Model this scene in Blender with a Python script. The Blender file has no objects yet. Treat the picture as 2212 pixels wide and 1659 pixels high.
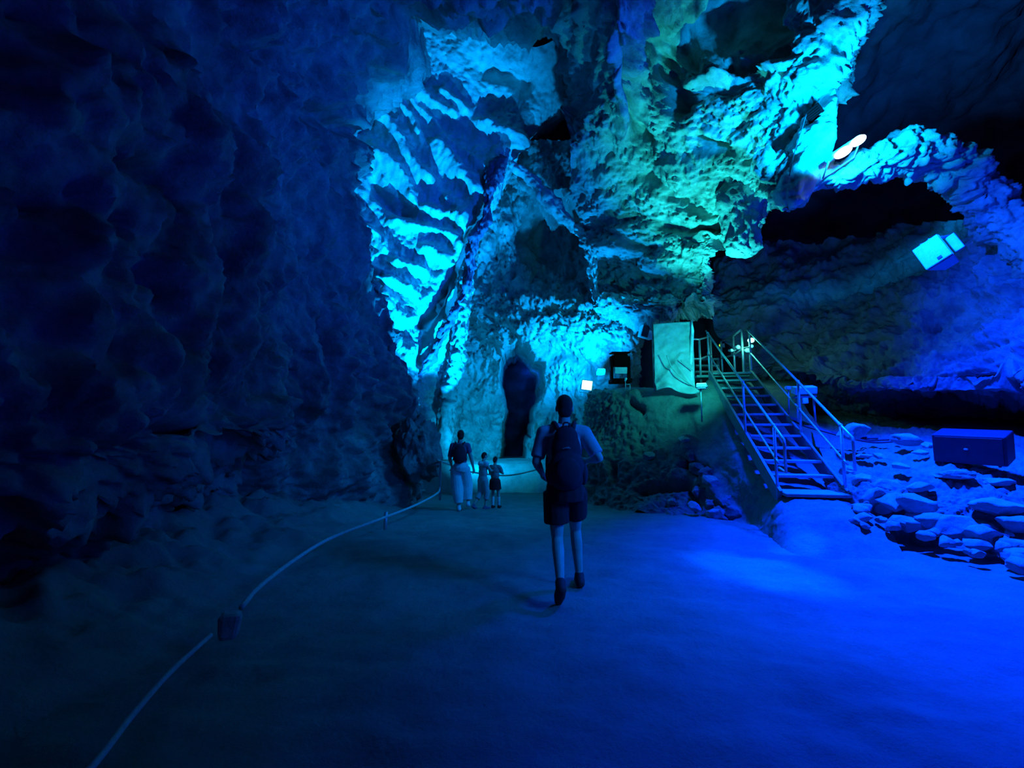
import bpy, bmesh, math, random
import numpy as np
from mathutils import Vector, Matrix, Euler

C = bpy.context.scene.collection
scene = bpy.context.scene

# ------------------------------------------------------------------ camera, world, exposure
CAM_H, FOC, HORIZON = 1.45, 1000.0, 938.0
TH = math.atan((HORIZON - 829.5) / FOC)
cam_d = bpy.data.cameras.new('camera')
cam_d.sensor_fit = 'HORIZONTAL'
cam_d.sensor_width = 36.0
cam_d.lens = FOC / 2212.0 * 36.0
cam_d.clip_start = 0.05
cam = bpy.data.objects.new('camera', cam_d)
C.objects.link(cam)
cam.location = (0, 0, CAM_H)
cam.rotation_euler = (math.pi / 2 + TH, 0, 0)
scene.camera = cam
vs = scene.view_settings
vs.view_transform = 'Standard'
vs.look = 'None'
vs.exposure = 0.0
vs.gamma = 1.0
vs.use_curve_mapping = False
w = bpy.data.worlds.new('cave_dark')
scene.world = w
w.use_nodes = True
w.node_tree.nodes['Background'].inputs[0].default_value = (0.5, 0.42, 0.6, 1)
w.node_tree.nodes['Background'].inputs[1].default_value = 0.005


def at(px, py, Y):
    """the point of the place seen at a photo pixel, Y metres ahead"""
    u = (px - 1106.0) / FOC
    v = (829.5 - py) / FOC
    ry = math.cos(TH) - v * math.sin(TH)
    rz = math.sin(TH) + v * math.cos(TH)
    k = Y / ry
    return np.array((u * k, Y, CAM_H + rz * k))


def proj(P):
    """photo pixel of points (N,3)"""
    x, y, z = P[:, 0], P[:, 1], P[:, 2] - CAM_H
    dep = y * math.cos(TH) + z * math.sin(TH)
    up = -y * math.sin(TH) + z * math.cos(TH)
    dep = np.maximum(dep, 0.05)
    return 1106 + FOC * x / dep, 829.5 - FOC * up / dep


# ------------------------------------------------------------------ the show lamps' light, with added fills
def lamp(name, kind, loc, target, power, col, size=60, blend=0.6, radius=0.08, parent=None):
    d = bpy.data.lights.new(name, kind)
    d.energy = power
    d.color = col
    if kind in ('SPOT', 'POINT'):
        d.shadow_soft_size = radius
    if kind == 'SPOT':
        d.spot_size = math.radians(size)
        d.spot_blend = blend
    o = bpy.data.objects.new(name, d)
    C.objects.link(o)
    o.location = loc
    if target is not None:
        v = Vector(target) - Vector(loc)
        o.rotation_euler = v.to_track_quat('-Z', 'Y').to_euler()
    return o


BLUE = (0.0, 0.03, 1.0)
CYAN = (0.0, 0.33, 1.0)
TEAL = (0.01, 0.62, 0.58)
# blue flood on the rock arch at upper right: washes right wall and path
lamp('flood_light_blue', 'SPOT', at(1838, 330, 6.75), (7.3, 4.5, 0.0), 22000, BLUE, 126, 1.0, 0.28)
# narrow beams added at it to lay a brighter pool on the path
o = lamp('fill_blue_pool', 'SPOT', at(1838, 330, 6.7), (2.66, 5.1, 0.0), 8000, (0.0, 0.1, 1.0), 10.5, 1.0, 0.05)
o.scale = (1.7, 1.0, 1.0)
lamp('fill_blue_pool', 'SPOT', at(1838, 330, 6.7), (3.55, 5.9, 0.1), 5000, (0.0, 0.08, 1.0), 7, 0.9, 0.05)
# its spill on the rock just around it
lamp('flood_light_blue_spill', 'SPOT', at(1836, 305, 6.5), tuple(at(1800, 240, 8.5)), 2600, (0.0, 0.36, 1.0), 99, 0.6, 0.1)
# spot added to lift the left wall and vault
lamp('fill_blue_cross', 'SPOT', at(1826, 306, 6.6), (-2.3, 9.2, 7.4), 2000, (0.0, 0.1, 1.0), 88, 1.0, 0.1)
# spot added along the arch to lift the upper right wall and hung speaker
lamp('fill_blue_side', 'SPOT', at(1845, 318, 6.7), (9.8, 7.8, 3.9), 2500, (0.0, 0.06, 1.0), 66, 1.0, 0.06)
# blue flood out of frame to the right, raking the path and the walkers from behind
lamp('flood_light_blue_rear', 'SPOT', (5.6, 1.2, 4.2), (1.3, 4.3, 1.2), 2200, (0.0, 0.16, 1.0), 40, 1.0, 1.0)
# unseen point light added to lift the rock inside the passage
lamp('passage_fill', 'POINT', at(1150, 800, 16.2), None, 16, (0.0, 0.12, 1.0), radius=0.3)
# small spots on the pole at the head of the steps
lamp('spot_pole_light', 'POINT', at(1612, 742, 10.75), None, 22, (0.1, 1.0, 0.75), radius=0.06)
lamp('fill_blue_path', 'SPOT', at(1830, 330, 6.6), (-0.5, 8.9, 0.8), 1700, (0.0, 0.26, 1.0), 40, 1.0, 0.6)  # spot added to brighten the white trousers and the walker's side
# unseen cyan uplight added at the foot of the fluted wall
lamp('unseen_uplight_cyan', 'SPOT', at(985, 1000, 10.9), tuple(at(910, 490, 12.4)), 12500, CYAN, 52, 0.8, 0.03)
lamp('fill_cyan_low', 'SPOT', at(1000, 985, 11.2), tuple(at(1090, 900, 13.9)), 480, (0.0, 0.42, 1.0), 120, 0.9, 0.05)  # fill added for the lower back wall and ledge
# cyan flood on the crest of the mound aimed at the back wall
lamp('flood_light_cyan', 'SPOT', at(1292, 806, 11.7), tuple(at(1200, 660, 13.6)), 1700, CYAN, 150, 0.9, 0.08)
# green flood beside the hung sheet aimed up at the ceiling
lamp('flood_light_green', 'SPOT', at(1517, 818, 9.35), tuple(at(1530, 440, 9.9)), 3800, TEAL, 62, 0.9, 0.08)
lamp('fill_green_low', 'SPOT', at(1545, 775, 8.7), tuple(at(1450, 800, 10.4)), 210, TEAL, 118, 0.8, 0.08)  # fill added to wash sheet and mound

# ------------------------------------------------------------------ noise
_rng = np.random.RandomState(7)
_perm = _rng.permutation(256)
_perm = np.concatenate([_perm, _perm, _perm])
_grad = _rng.normal(size=(256, 3))
_grad /= np.linalg.norm(_grad, axis=1)[:, None]
_jit = _rng.rand(256, 3)


def _h(ix, iy, iz):
    return _perm[_perm[_perm[ix & 255] + (iy & 255)] + (iz & 255)]


def perlin(p):
    i = np.floor(p).astype(np.int64)
    f = p - i
    u = f * f * f * (f * (f * 6 - 15) + 10)
    out = 0
    for dx in (0, 1):
        wx = u[:, 0] if dx else 1 - u[:, 0]
        for dy in (0, 1):
            wy = u[:, 1] if dy else 1 - u[:, 1]
            for dz in (0, 1):
                wz = u[:, 2] if dz else 1 - u[:, 2]
                g = _grad[_h(i[:, 0] + dx, i[:, 1] + dy, i[:, 2] + dz)]
                d = f - np.array((dx, dy, dz))
                out = out + wx * wy * wz * (g * d).sum(1)
    return out * 1.6


def fbm(p, octs=4, gain=0.5):
    a, s = 1.0, 0
    for k in range(octs):
        s = s + a * perlin(p + 17.3 * k)
        p = p * 2.03
        a *= gain
    return s


def ridged(p, octs=4, gain=0.5):
    a, s = 1.0, 0
    for k in range(octs):
        s = s + a * (1 - 2 * np.abs(perlin(p + 31.7 * k)))
        p = p * 2.07
        a *= gain
    return s


def worley(p):
    i = np.floor(p).astype(np.int64)
    f = p - i
    f1 = np.full(len(p), 9.0)
    f2 = np.full(len(p), 9.0)
    idv = np.zeros(len(p), dtype=np.int64)
    for dx in (-1, 0, 1):
        for dy in (-1, 0, 1):
            for dz in (-1, 0, 1):
                h = _h(i[:, 0] + dx, i[:, 1] + dy, i[:, 2] + dz)
                d = np.linalg.norm(_jit[h] + np.array((dx, dy, dz)) - f, axis=1)
                m = d < f1
                f2 = np.where(m, f1, np.minimum(f2, d))
                idv = np.where(m, h, idv)
                f1 = np.where(m, d, f1)
    return f1, f2, idv


def terr(h, n, sharp=0.25):
    a = h * n
    fl = np.floor(a)
    fr = a - fl
    t = np.clip((fr - (1 - sharp)) / sharp, 0, 1)
    t = t * t * (3 - 2 * t)
    return (fl + t) / n


def sstep(a, b, x):
    t = np.clip((x - a) / (b - a), 0, 1)
    return t * t * (3 - 2 * t)


# ------------------------------------------------------------------ materials
def mat(name, col, rough=0.8, metal=0.0, var=None, scale=6.0, bump=0.0, bscale=30.0, spec=0.3, emit=None, estr=0.0):
    m = bpy.data.materials.new(name)
    m.use_nodes = True
    nt = m.node_tree
    b = nt.nodes['Principled BSDF']
    b.inputs['Roughness'].default_value = rough
    b.inputs['Metallic'].default_value = metal
    b.inputs['Specular IOR Level'].default_value = spec
    tc = nt.nodes.new('ShaderNodeTexCoord')
    n = nt.nodes.new('ShaderNodeTexNoise')
    n.inputs['Scale'].default_value = scale
    n.inputs['Detail'].default_value = 8
    n.inputs['Roughness'].default_value = 0.65
    nt.links.new(tc.outputs['Object'], n.inputs['Vector'])
    r = nt.nodes.new('ShaderNodeValToRGB')
    c2 = var if var else tuple(c * 0.75 for c in col)
    r.color_ramp.elements[0].position = 0.35
    r.color_ramp.elements[1].position = 0.65
    r.color_ramp.elements[0].color = (*c2, 1)
    r.color_ramp.elements[1].color = (*col, 1)
    nt.links.new(n.outputs['Fac'], r.inputs['Fac'])
    nt.links.new(r.outputs['Color'], b.inputs['Base Color'])
    if bump > 0:
        n2 = nt.nodes.new('ShaderNodeTexNoise')
        n2.inputs['Scale'].default_value = bscale
        n2.inputs['Detail'].default_value = 10
        n2.inputs['Roughness'].default_value = 0.7
        nt.links.new(tc.outputs['Object'], n2.inputs['Vector'])
        bp = nt.nodes.new('ShaderNodeBump')
        bp.inputs['Strength'].default_value = bump
        bp.inputs['Distance'].default_value = 0.05
        nt.links.new(n2.outputs['Fac'], bp.inputs['Height'])
        nt.links.new(bp.outputs['Normal'], b.inputs['Normal'])
    if emit:
        b.inputs['Emission Color'].default_value = (*emit, 1)
        b.inputs['Emission Strength'].default_value = estr
    return m


M = {}
M['rock'] = mat('limestone', (0.46, 0.44, 0.42), 0.85, var=(0.22, 0.2, 0.19), scale=2.2, bump=0.8, bscale=9)
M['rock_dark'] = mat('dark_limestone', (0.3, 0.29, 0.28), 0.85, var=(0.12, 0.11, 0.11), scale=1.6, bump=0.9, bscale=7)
M['rock_far'] = mat('violet_shade_limestone', (0.22, 0.12, 0.22), 0.9, var=(0.13, 0.07, 0.13), scale=1.2, bump=0.8, bscale=6)  # darkened and tinted violet to stand for the navy of the unlit void
M['rock_side'] = mat('blue_tint_limestone', (0.44, 0.36, 0.42), 0.85, var=(0.24, 0.18, 0.22), scale=2.0, bump=0.9, bscale=8)  # green lowered in the rock colour to deepen the blue light on it
M['rock_pale'] = mat('pale_flowstone', (0.62, 0.6, 0.57), 0.75, var=(0.4, 0.38, 0.36), scale=3, bump=0.5, bscale=14)
M['earth'] = mat('packed_earth', (0.26, 0.235, 0.21), 0.95, var=(0.2, 0.17, 0.15), scale=3, bump=0.7, bscale=16)
M['path'] = mat('trodden_earth_path', (0.24, 0.22, 0.2), 0.9, var=(0.16, 0.15, 0.14), scale=1.3, bump=0.5, bscale=22)
M['stone'] = mat('boulder_stone', (0.45, 0.43, 0.41), 0.85, var=(0.28, 0.27, 0.25), scale=4, bump=0.7, bscale=14)
M['steel'] = mat('galvanised_steel', (0.55, 0.56, 0.57), 0.45, 0.6, scale=12, bump=0.05)
M['tread'] = mat('worn_timber_tread', (0.4, 0.38, 0.36), 0.7, scale=10, bump=0.2)
M['stringer'] = mat('painted_steel_stringer', (0.25, 0.26, 0.27), 0.6, 0.2, scale=8)
M['sheet'] = mat('stained_white_tarpaulin', (0.62, 0.62, 0.6), 0.7, var=(0.36, 0.37, 0.36), scale=2.5, bump=0.3, bscale=12)
M['white'] = mat('white_plastic', (0.8, 0.8, 0.8), 0.5, scale=10)
M['black'] = mat('black_metal', (0.02, 0.02, 0.022), 0.5, scale=10)
M['matte_black'] = mat('matte_black_paint', (0.003, 0.003, 0.003), 0.9, spec=0.05)
M['case'] = mat('dark_violet_case', (0.035, 0.022, 0.04), 0.6, scale=8)
M['grille'] = mat('pale_speaker_grille', (0.42, 0.42, 0.42), 0.7, scale=40, bump=0.3, bscale=120)
M['glass'] = mat('lamp_glass', (0.2, 0.22, 0.25), 0.1, scale=4)
M['rope'] = mat('pale_rope', (0.55, 0.53, 0.5), 0.9, scale=40, bump=0.5, bscale=80)
M['cable'] = mat('black_cable', (0.05, 0.045, 0.06), 0.6, scale=10)
M['skin'] = mat('skin', (0.55, 0.4, 0.33), 0.6, scale=8)
M['hair'] = mat('dark_hair', (0.02, 0.016, 0.014), 0.6, scale=30, bump=0.5, bscale=70)
M['grey_shirt'] = mat('pale_grey_tshirt', (0.45, 0.45, 0.48), 0.9, scale=6, bump=0.2)
M['dark_cloth'] = mat('black_cloth', (0.02, 0.018, 0.022), 0.9, scale=9, bump=0.2)
M['pack'] = mat('navy_backpack_fabric', (0.03, 0.026, 0.04), 0.85, scale=9, bump=0.2)
M['white_cloth'] = mat('white_trousers', (0.75, 0.75, 0.75), 0.9, scale=5, bump=0.3, bscale=12)
M['blue_cloth'] = mat('dark_blue_top', (0.12, 0.12, 0.22), 0.9, scale=6)
M['overall'] = mat('faded_overall', (0.4, 0.42, 0.42), 0.9, scale=6)
M['print'] = mat('printed_top', (0.4, 0.36, 0.34), 0.9, var=(0.15, 0.14, 0.14), scale=16)
M['shoe'] = mat('dark_red_shoe', (0.12, 0.03, 0.03), 0.7, scale=12)
M['lens_blue'] = mat('lit_blue_lamp_face', (0.9, 0.9, 1.0), 0.3, emit=(0.35, 0.75, 1.0), estr=14)
M['lens_cyan'] = mat('lit_cyan_lamp_face', (0.9, 0.9, 1.0), 0.3, emit=(0.25, 0.8, 1.0), estr=4)
M['lens_green'] = mat('lit_green_lamp_face', (0.9, 1.0, 1.0), 0.3, emit=(0.3, 1.0, 0.85), estr=3)
M['led'] = mat('yellow_green_indicator', (0.5, 0.9, 0.1), 0.3, emit=(0.5, 1.0, 0.05), estr=1.2)


# ------------------------------------------------------------------ object helpers
def tag(o, label=None, cat=None, group=None, kind=None):
    if label: o['label'] = label
    if cat: o['category'] = cat
    if group: o['group'] = group
    if kind: o['kind'] = kind
    return o


def thing(name, label, cat, loc=(0, 0, 0), rot=(0, 0, 0), group=None):
    o = bpy.data.objects.new(name, None)
    C.objects.link(o)
    o.location = loc
    o.rotation_euler = rot
    return tag(o, label, cat, group)


def link(name, me, material, parent=None, smooth=True):
    if material: me.materials.append(material)
    if smooth:
        me.polygons.foreach_set('use_smooth', [True] * len(me.polygons))
    o = bpy.data.objects.new(name, me)
    C.objects.link(o)
    if parent is not None: o.parent = parent
    return o


def obj(name, bm, material, parent=None, smooth=False):
    me = bpy.data.meshes.new(name)
    bmesh.ops.recalc_face_normals(bm, faces=bm.faces)
    bm.to_mesh(me)
    bm.free()
    return link(name, me, material, parent, smooth)


def grid_mesh(name, V, nu, nv, material, parent=None, close_u=False):
    """V (nu*nv,3), index = i*nv + j"""
    nu_f = nu if close_u else nu - 1
    ii, jj = np.meshgrid(np.arange(nu_f), np.arange(nv - 1), indexing='ij')
    i2 = (ii + 1) % nu
    F = np.stack([ii * nv + jj, i2 * nv + jj, i2 * nv + jj + 1, ii * nv + jj + 1], -1).reshape(-1, 4)
    me = bpy.data.meshes.new(name)
    me.vertices.add(len(V))
    me.vertices.foreach_set('co', np.asarray(V, dtype=np.float32).ravel())
    me.loops.add(F.size)
    me.loops.foreach_set('vertex_index', F.ravel().astype(np.int32))
    me.polygons.add(len(F))
    me.polygons.foreach_set('loop_start', np.arange(0, F.size, 4, dtype=np.int32))
    me.polygons.foreach_set('loop_total', np.full(len(F), 4, dtype=np.int32))
    me.update(calc_edges=True)
    me.validate()
    return link(name, me, material, parent)


def box(bm, sx, sy, sz, loc=(0, 0, 0), rot=(0, 0, 0), bevel=0.0):
    r = bmesh.ops.create_cube(bm, size=1)
    vs_ = r['verts']
    mtx = Matrix.Translation(loc) @ Euler(rot).to_matrix().to_4x4() @ Matrix.Diagonal((sx, sy, sz, 1))
    bmesh.ops.transform(bm, matrix=mtx, verts=vs_)
    if bevel > 0:
        es = list({e for v in vs_ for e in v.link_edges})
        bmesh.ops.bevel(bm, geom=es, offset=bevel, segments=2, affect='EDGES', profile=0.5)


def tube(bm, pts, r, seg=8, cap=True):
    """round bar along points; r a number or one per point"""
    pts = [Vector(p) for p in pts]
    n = len(pts)
    rs = [r] * n if isinstance(r, (int, float)) else list(r)
    rings = []
    prev = None
    for i, p in enumerate(pts):
        t = (pts[min(i + 1, n - 1)] - pts[max(i - 1, 0)])
        t.normalize()
        if prev is None:
            a = Vector((0, 0, 1)) if abs(t.z) < 0.9 else Vector((1, 0, 0))
            nrm = t.cross(a).normalized()
        else:
            nrm = (prev - t * prev.dot(t)).normalized()
        prev = nrm
        bn = t.cross(nrm)
        ring = [bm.verts.new(p + (nrm * math.cos(2 * math.pi * k / seg) + bn * math.sin(2 * math.pi * k / seg)) * rs[i]) for k in range(seg)]
        rings.append(ring)
    for a, b in zip(rings, rings[1:]):
        for k in range(seg):
            bm.faces.new((a[k], a[(k + 1) % seg], b[(k + 1) % seg], b[k]))
    if cap:
        bm.faces.new(rings[0][::-1])
        bm.faces.new(rings[-1])


def curve_pts(ctrl, n=40):
    """Catmull-Rom through control points"""
    P = np.array([np.asarray(c, float) for c in ctrl])
    return [tuple(q) for q in cr1(P, n)]


def cr1(P, n):
    m = len(P)
    t = np.linspace(0, m - 1 - 1e-9, n)
    i = np.floor(t).astype(int)
    f = (t - i)
    f = f.reshape((-1,) + (1,) * (P.ndim - 1))
    g = lambda k: P[np.clip(k, 0, m - 1)]
    p0, p1, p2, p3 = g(i - 1), g(i), g(i + 1), g(i + 2)
    p0 = np.where((i - 1 < 0).reshape(f.shape), 2 * p1 - p2, p0)
    p3 = np.where((i + 2 > m - 1).reshape(f.shape), 2 * p2 - p1, p3)
    return 0.5 * (2 * p1 + (p2 - p0) * f + (2 * p0 - 5 * p1 + 4 * p2 - p3) * f * f + (3 * p1 - p0 - 3 * p2 + p3) * f ** 3)


def seg_dist(px, py, poly):
    """pixel distance from points to a polyline and place along it (0..1)"""
    best = np.full(len(px), 1e9)
    along = np.zeros(len(px))
    n = len(poly) - 1
    for k in range(n):
        ax, ay = poly[k]
        bx, by = poly[k + 1]
        dx, dy = bx - ax, by - ay
        L = dx * dx + dy * dy + 1e-9
        t = np.clip(((px - ax) * dx + (py - ay) * dy) / L, 0, 1)
        d = np.hypot(px - ax - t * dx, py - ay - t * dy)
        m = d < best
        best = np.where(m, d, best)
        along = np.where(m, (k + t) / n, along)
    return best, along


def in_poly(px, py, poly):
    inside = np.zeros(len(px), bool)
    n = len(poly)
    for k in range(n):
        x1, y1 = poly[k]
        x2, y2 = poly[(k + 1) % n]
        c = ((y1 > py) != (y2 > py)) & (px < (x2 - x1) * (py - y1) / (y2 - y1 + 1e-12) + x1)
        inside ^= c
    return inside


def surf(ctrl, nu, nv):
    """smooth surface through a table of points -> positions and normals towards the visitor"""
    P = np.array(ctrl, float)
    Q = cr1(P, nu)
    Q = np.swapaxes(cr1(np.swapaxes(Q, 0, 1), nv), 0, 1)
    du = np.gradient(Q, axis=0)
    dv = np.gradient(Q, axis=1)
    N = np.cross(du, dv)
    N /= np.linalg.norm(N, axis=2)[..., None] + 1e-9
    V = np.array((0.5, 0, 2.0)) - Q
    s = np.sign((N * V).sum(2))
    if s.mean() < 0: N = -N
    return Q.reshape(-1, 3), N.reshape(-1, 3)


def rough_rock(Q, big=0.35, mid=0.15, fine=0.05, f=0.45, blocky=0.12, steps=0.0, seed=0.0, squash=(1, 1, 1)):
    if isinstance(squash, tuple) and len(squash) == 2:   # (bed normal, stretch across the beds)
        nn = np.array(squash[0], float)
        nn /= np.linalg.norm(nn)
        p = Q + (squash[1] - 1) * (Q @ nn)[:, None] * nn + seed
    else:
        p = Q * np.array(squash) + seed
    h = big * fbm(p * f, 3)
    r = ridged(p * f * 2.4 + 5, 4, 0.55)
    h = h - mid * (r - 0.5)
    if blocky:
        f1, f2, idv = worley(p * f * 3.2 + 0.4 * fbm(p * f * 3, 2)[:, None])
        h = h + blocky * (np.minimum(f2 - f1, 0.35) / 0.35 - 0.5) + blocky * 0.8 * (_jit[idv % 256, 0] - 0.5)
    if steps:
        h = h + steps * terr(fbm(p * f * 1.5 + 9, 4), 3.0, 0.2)
    h = h + fine * fbm(p * f * 14, 3, 0.6)
    return h


def weather(Q, N, h, amp=0.07, f=1.7):
    """a second pass of fine roughness on the carved surface"""
    V = Q + N * h[:, None]
    h = h + amp * fbm(V * f + 50, 4, 0.55) - amp * 0.5 * (ridged(V * f * 1.6 + 70, 3) - 0.5)
    return Q + N * h[:, None]


def carve(h, Q, feats):
    """ridges (+) and clefts (-) along traced seams: (polyline, width px, height m)"""
    px, py = proj(Q)
    wob = 6 * fbm(Q * 1.7 + 3, 3)
    for poly, wd, hh in feats:
        d, a = seg_dist(px + wob, py + wob[::-1] * 0 + 5 * perlin(Q * 2.3), poly)
        taper = np.clip(np.minimum(a, 1 - a) * 6 + 0.25, 0, 1)
        h = h + hh * taper * np.exp(-(d / wd) ** 2)
    return h


# ------------------------------------------------------------------ the cave shell
# left wall and vault, from beside the visitor to the fluted recess
Ys = [-1.5, 0.6, 1.8, 3.0, 4.4, 5.6, 6.4, 7.2, 8.3, 9.6, 10.6, 11.2, 12.2]
prof = {  # z : x at each station
    -0.3: [-3.4, -3.3, -3.3, -3.4, -3.6, -3.8, -3.8, -3.7, -3.3, -2.8, -2.35, -2.3, -4.0],
    0.35: [-3.4, -3.4, -3.4, -3.6, -3.9, -4.1, -4.0, -3.7, -3.2, -2.7, -2.3, -2.25, -4.2],
    0.85: [-3.2, -3.1, -3.1, -3.0, -3.05, -3.7, -3.9, -3.7, -3.2, -2.7, -2.3, -2.3, -4.3],
    1.35: [-3.0, -2.9, -2.85, -2.75, -2.7, -2.75, -2.95, -3.75, -3.2, -2.75, -2.35, -2.35, -4.4],
    2.2: [-3.0, -2.95, -2.9, -2.85, -2.85, -2.85, -3.0, -3.5, -3.1, -2.8, -2.5, -2.5, -4.5],
    3.2: [-3.2, -3.1, -3.05, -3.0, -2.95, -3.0, -3.15, -3.3, -3.1, -2.9, -2.7, -2.6, -4.6],
    4.6: [-3.4, -3.3, -3.2, -3.15, -3.1, -3.1, -3.2, -3.3, -3.3, -3.2, -3.1, -3.05, -4.8],
    6.2: [-3.4, -3.3, -3.2, -3.2, -3.2, -3.2, -3.25, -3.3, -3.4, -3.5, -3.5, -3.5, -5.0],
    7.6: [-3.0, -3.0, -2.9, -2.9, -2.9, -2.9, -3.0, -3.1, -3.3, -3.5, -3.65, -3.7, -5.0],
    8.8: [-2.2, -2.2, -2.2, -2.2, -2.2, -2.2, -2.3, -2.5, -2.9, -3.3, -3.7, -3.9, -4.6],
}
rows = [[(x, y, z) for x, y in zip(prof[z], Ys)] for z in sorted(prof)]
rows.append([(-1.2 - 0.12 * max(0, y - 7), y, 9.5 + 0.05 * y) for y in Ys])
rows.append([(0.2, y, 9.8 + 0.04 * y) for y in Ys])
rows.append([(1.8, y, 9.9 + 0.02 * y) for y in Ys])
rows.append([(3.6, y, 9.8) for y in Ys])
rows = [[(x, y, z + (1.7 * float(sstep(8.5, 11.5, y)) if z > 9 else 0)) for x, y, z in r] for r in rows]
Q, N = surf(rows, 330, 330)
h = rough_rock(Q, 0.42, 0.22, 0.08, 0.42, 0.05, 0.2, 3.0, (1, 1, 0.7))
h = carve(h, Q, [
    ([(690, 235), (740, 275), (800, 300)], 16, -0.5),
    ([(520, 20), (560, 110), (640, 140)], 22, -0.5),
    ([(300, 320), (330, 350), (410, 370), (480, 450)], 26, -0.45),
    ([(370, 560), (420, 620), (440, 740)], 24, -0.4),
    ([(420, 905), (500, 915), (600, 935)], 17, -0.4),
    ([(860, 40), (960, 120), (1090, 160)], 20, -0.5),
    ([(900, 20), (940, 70)], 20, -0.4),
    ([(1300, 160), (1250, 190), (1300, 230)], 18, -0.5),
    ([(1330, 0), (1310, 120), (1330, 180)], 22, -0.6),
    ([(690, 780), (660, 860), (640, 870)], 18, 0.25),
    ([(720, 960), (690, 1040), (650, 1110)], 16, 0.22),
    ([(800, 930), (760, 1010), (720, 1060)], 18, 0.25),
    ([(900, 760), (850, 900), (800, 980)], 18, 0.2),
])
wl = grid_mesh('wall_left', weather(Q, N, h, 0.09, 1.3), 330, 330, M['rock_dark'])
tag(wl, 'dark craggy cave wall on the left arching up into the vault', 'cave wall', kind='structure')

# fluted recess wall
bx = [
    [(640, 40, 11.4), (800, 40, 11.4), (930, 60, 11.6), (1060, 80, 11.5), (1160, 100, 11.2), (1230, 60, 10.8)],
    [(640, 170, 11.7), (800, 170, 11.8), (930, 175, 12.1), (1060, 200, 12.3), (1150, 230, 12.4), (1230, 240, 12.8)],
    [(640, 310, 11.8), (780, 310, 11.9), (900, 310, 12.3), (1010, 310, 12.6), (1110, 315, 12.6), (1150, 320, 14.2)],
    [(640, 450, 11.8), (780, 450, 11.9), (880, 450, 12.2), (970, 450, 12.5), (1050, 450, 12.6), (1075, 450, 14.4)],
    [(640, 560, 11.9), (780, 560, 12.0), (860, 560, 12.3), (930, 560, 12.6), (1000, 560, 12.7), (1020, 560, 14.4)],
    [(640, 680, 12.0), (790, 680, 12.1), (860, 680, 12.3), (920, 680, 12.6), (975, 680, 12.7), (990, 680, 14.4)],
    [(640, 800, 12.0), (800, 800, 12.1), (870, 800, 12.3), (920, 800, 12.6), (975, 800, 12.8), (990, 800, 14.4)],
    [(640, 910, 12.0), (810, 910, 12.2), (870, 910, 12.4), (920, 910, 12.7), (970, 910, 13.0), (985, 910, 14.4)],
    [(640, 1040, 12.0), (810, 1040, 12.2), (870, 1040, 12.4), (920, 1040, 12.8), (970, 1040, 13.1), (985, 1040, 14.4)],
]
Q, N = surf([[at(*c) for c in r] for r in bx], 330, 200)
h = rough_rock(Q, 0.16, 0.05, 0.03, 0.6, 0.04, 0.0, 11.0)
Z = lambda pts: [(740 + x * 0.3617, 120 + y * 0.3617) for x, y in pts]
ribs = [
    (Z([(320, 140), (400, 260), (520, 390), (640, 520), (880, 700)]), 9, 0.26),
    (Z([(390, 180), (500, 260), (600, 340), (720, 400)]), 14, 0.4),
    (Z([(570, 210), (650, 270), (770, 360)]), 11, 0.36),
    (Z([(760, 400), (900, 440), (1040, 500), (1010, 570)]), 15, 0.36),
    (Z([(270, 210), (330, 290), (400, 360), (480, 560)]), 9, 0.28),
    (Z([(190, 350), (280, 450), (380, 600), (470, 720), (570, 800)]), 15, 0.42),
    (Z([(520, 500), (620, 620), (720, 740), (860, 850)]), 20, 0.45),
    (Z([(590, 830), (700, 920), (760, 970)]), 13, 0.35),
    (Z([(110, 540), (220, 620), (320, 700), (400, 800), (450, 900)]), 14, 0.4),
    (Z([(450, 900), (560, 950), (680, 970), (750, 1030)]), 13, 0.38),
    (Z([(250, 970), (400, 1020), (600, 1060), (700, 1090), (710, 1200)]), 11, 0.3),
    (Z([(440, 1140), (560, 1180), (650, 1240)]), 15, 0.38),
    (Z([(130, 1020), (200, 1080), (260, 1190)]), 10, 0.3),
    (Z([(280, 1230), (400, 1270), (520, 1300)]), 12, 0.34),
    (Z([(160, 1310), (300, 1350), (430, 1400)]), 11, 0.36),
    (Z([(200, 1420), (300, 1500), (400, 1620)]), 22, 0.36),
    ([(870, 740), (900, 800), (880, 850)], 16, 0.25),
    ([(915, 880), (935, 930), (945, 980)], 16, 0.25),
]
clefts = [
    (Z([(170, 700), (210, 800), (280, 870), (450, 950)]), 13, -0.5),
    (Z([(880, 700), (860, 800)]), 8, -0.3),
    (Z([(750, 990), (730, 1200), (700, 1300)]), 9, -0.4),
    (Z([(680, 1330), (600, 1400), (500, 1560), (470, 1640)]), 10, -0.45),
    (Z([(140, 1290), (240, 1310)]), 8, -0.35),
    ([(1040, 150), (1100, 165), (1150, 200)], 16, -0.5),
    ([(985, 640), (945, 720), (900, 800)], 12, -0.5),
]
h = carve(h, Q, ribs + clefts)
px, py = proj(Q)
Vb = Q + N * h[:, None]
bl = o = grid_mesh('wall_back_left', Vb, 330, 200, M['rock_pale'])
tag(o, 'pale fluted rock face with diagonal ribs in the recess past the dark left wall', 'cave wall', kind='structure')

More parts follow.
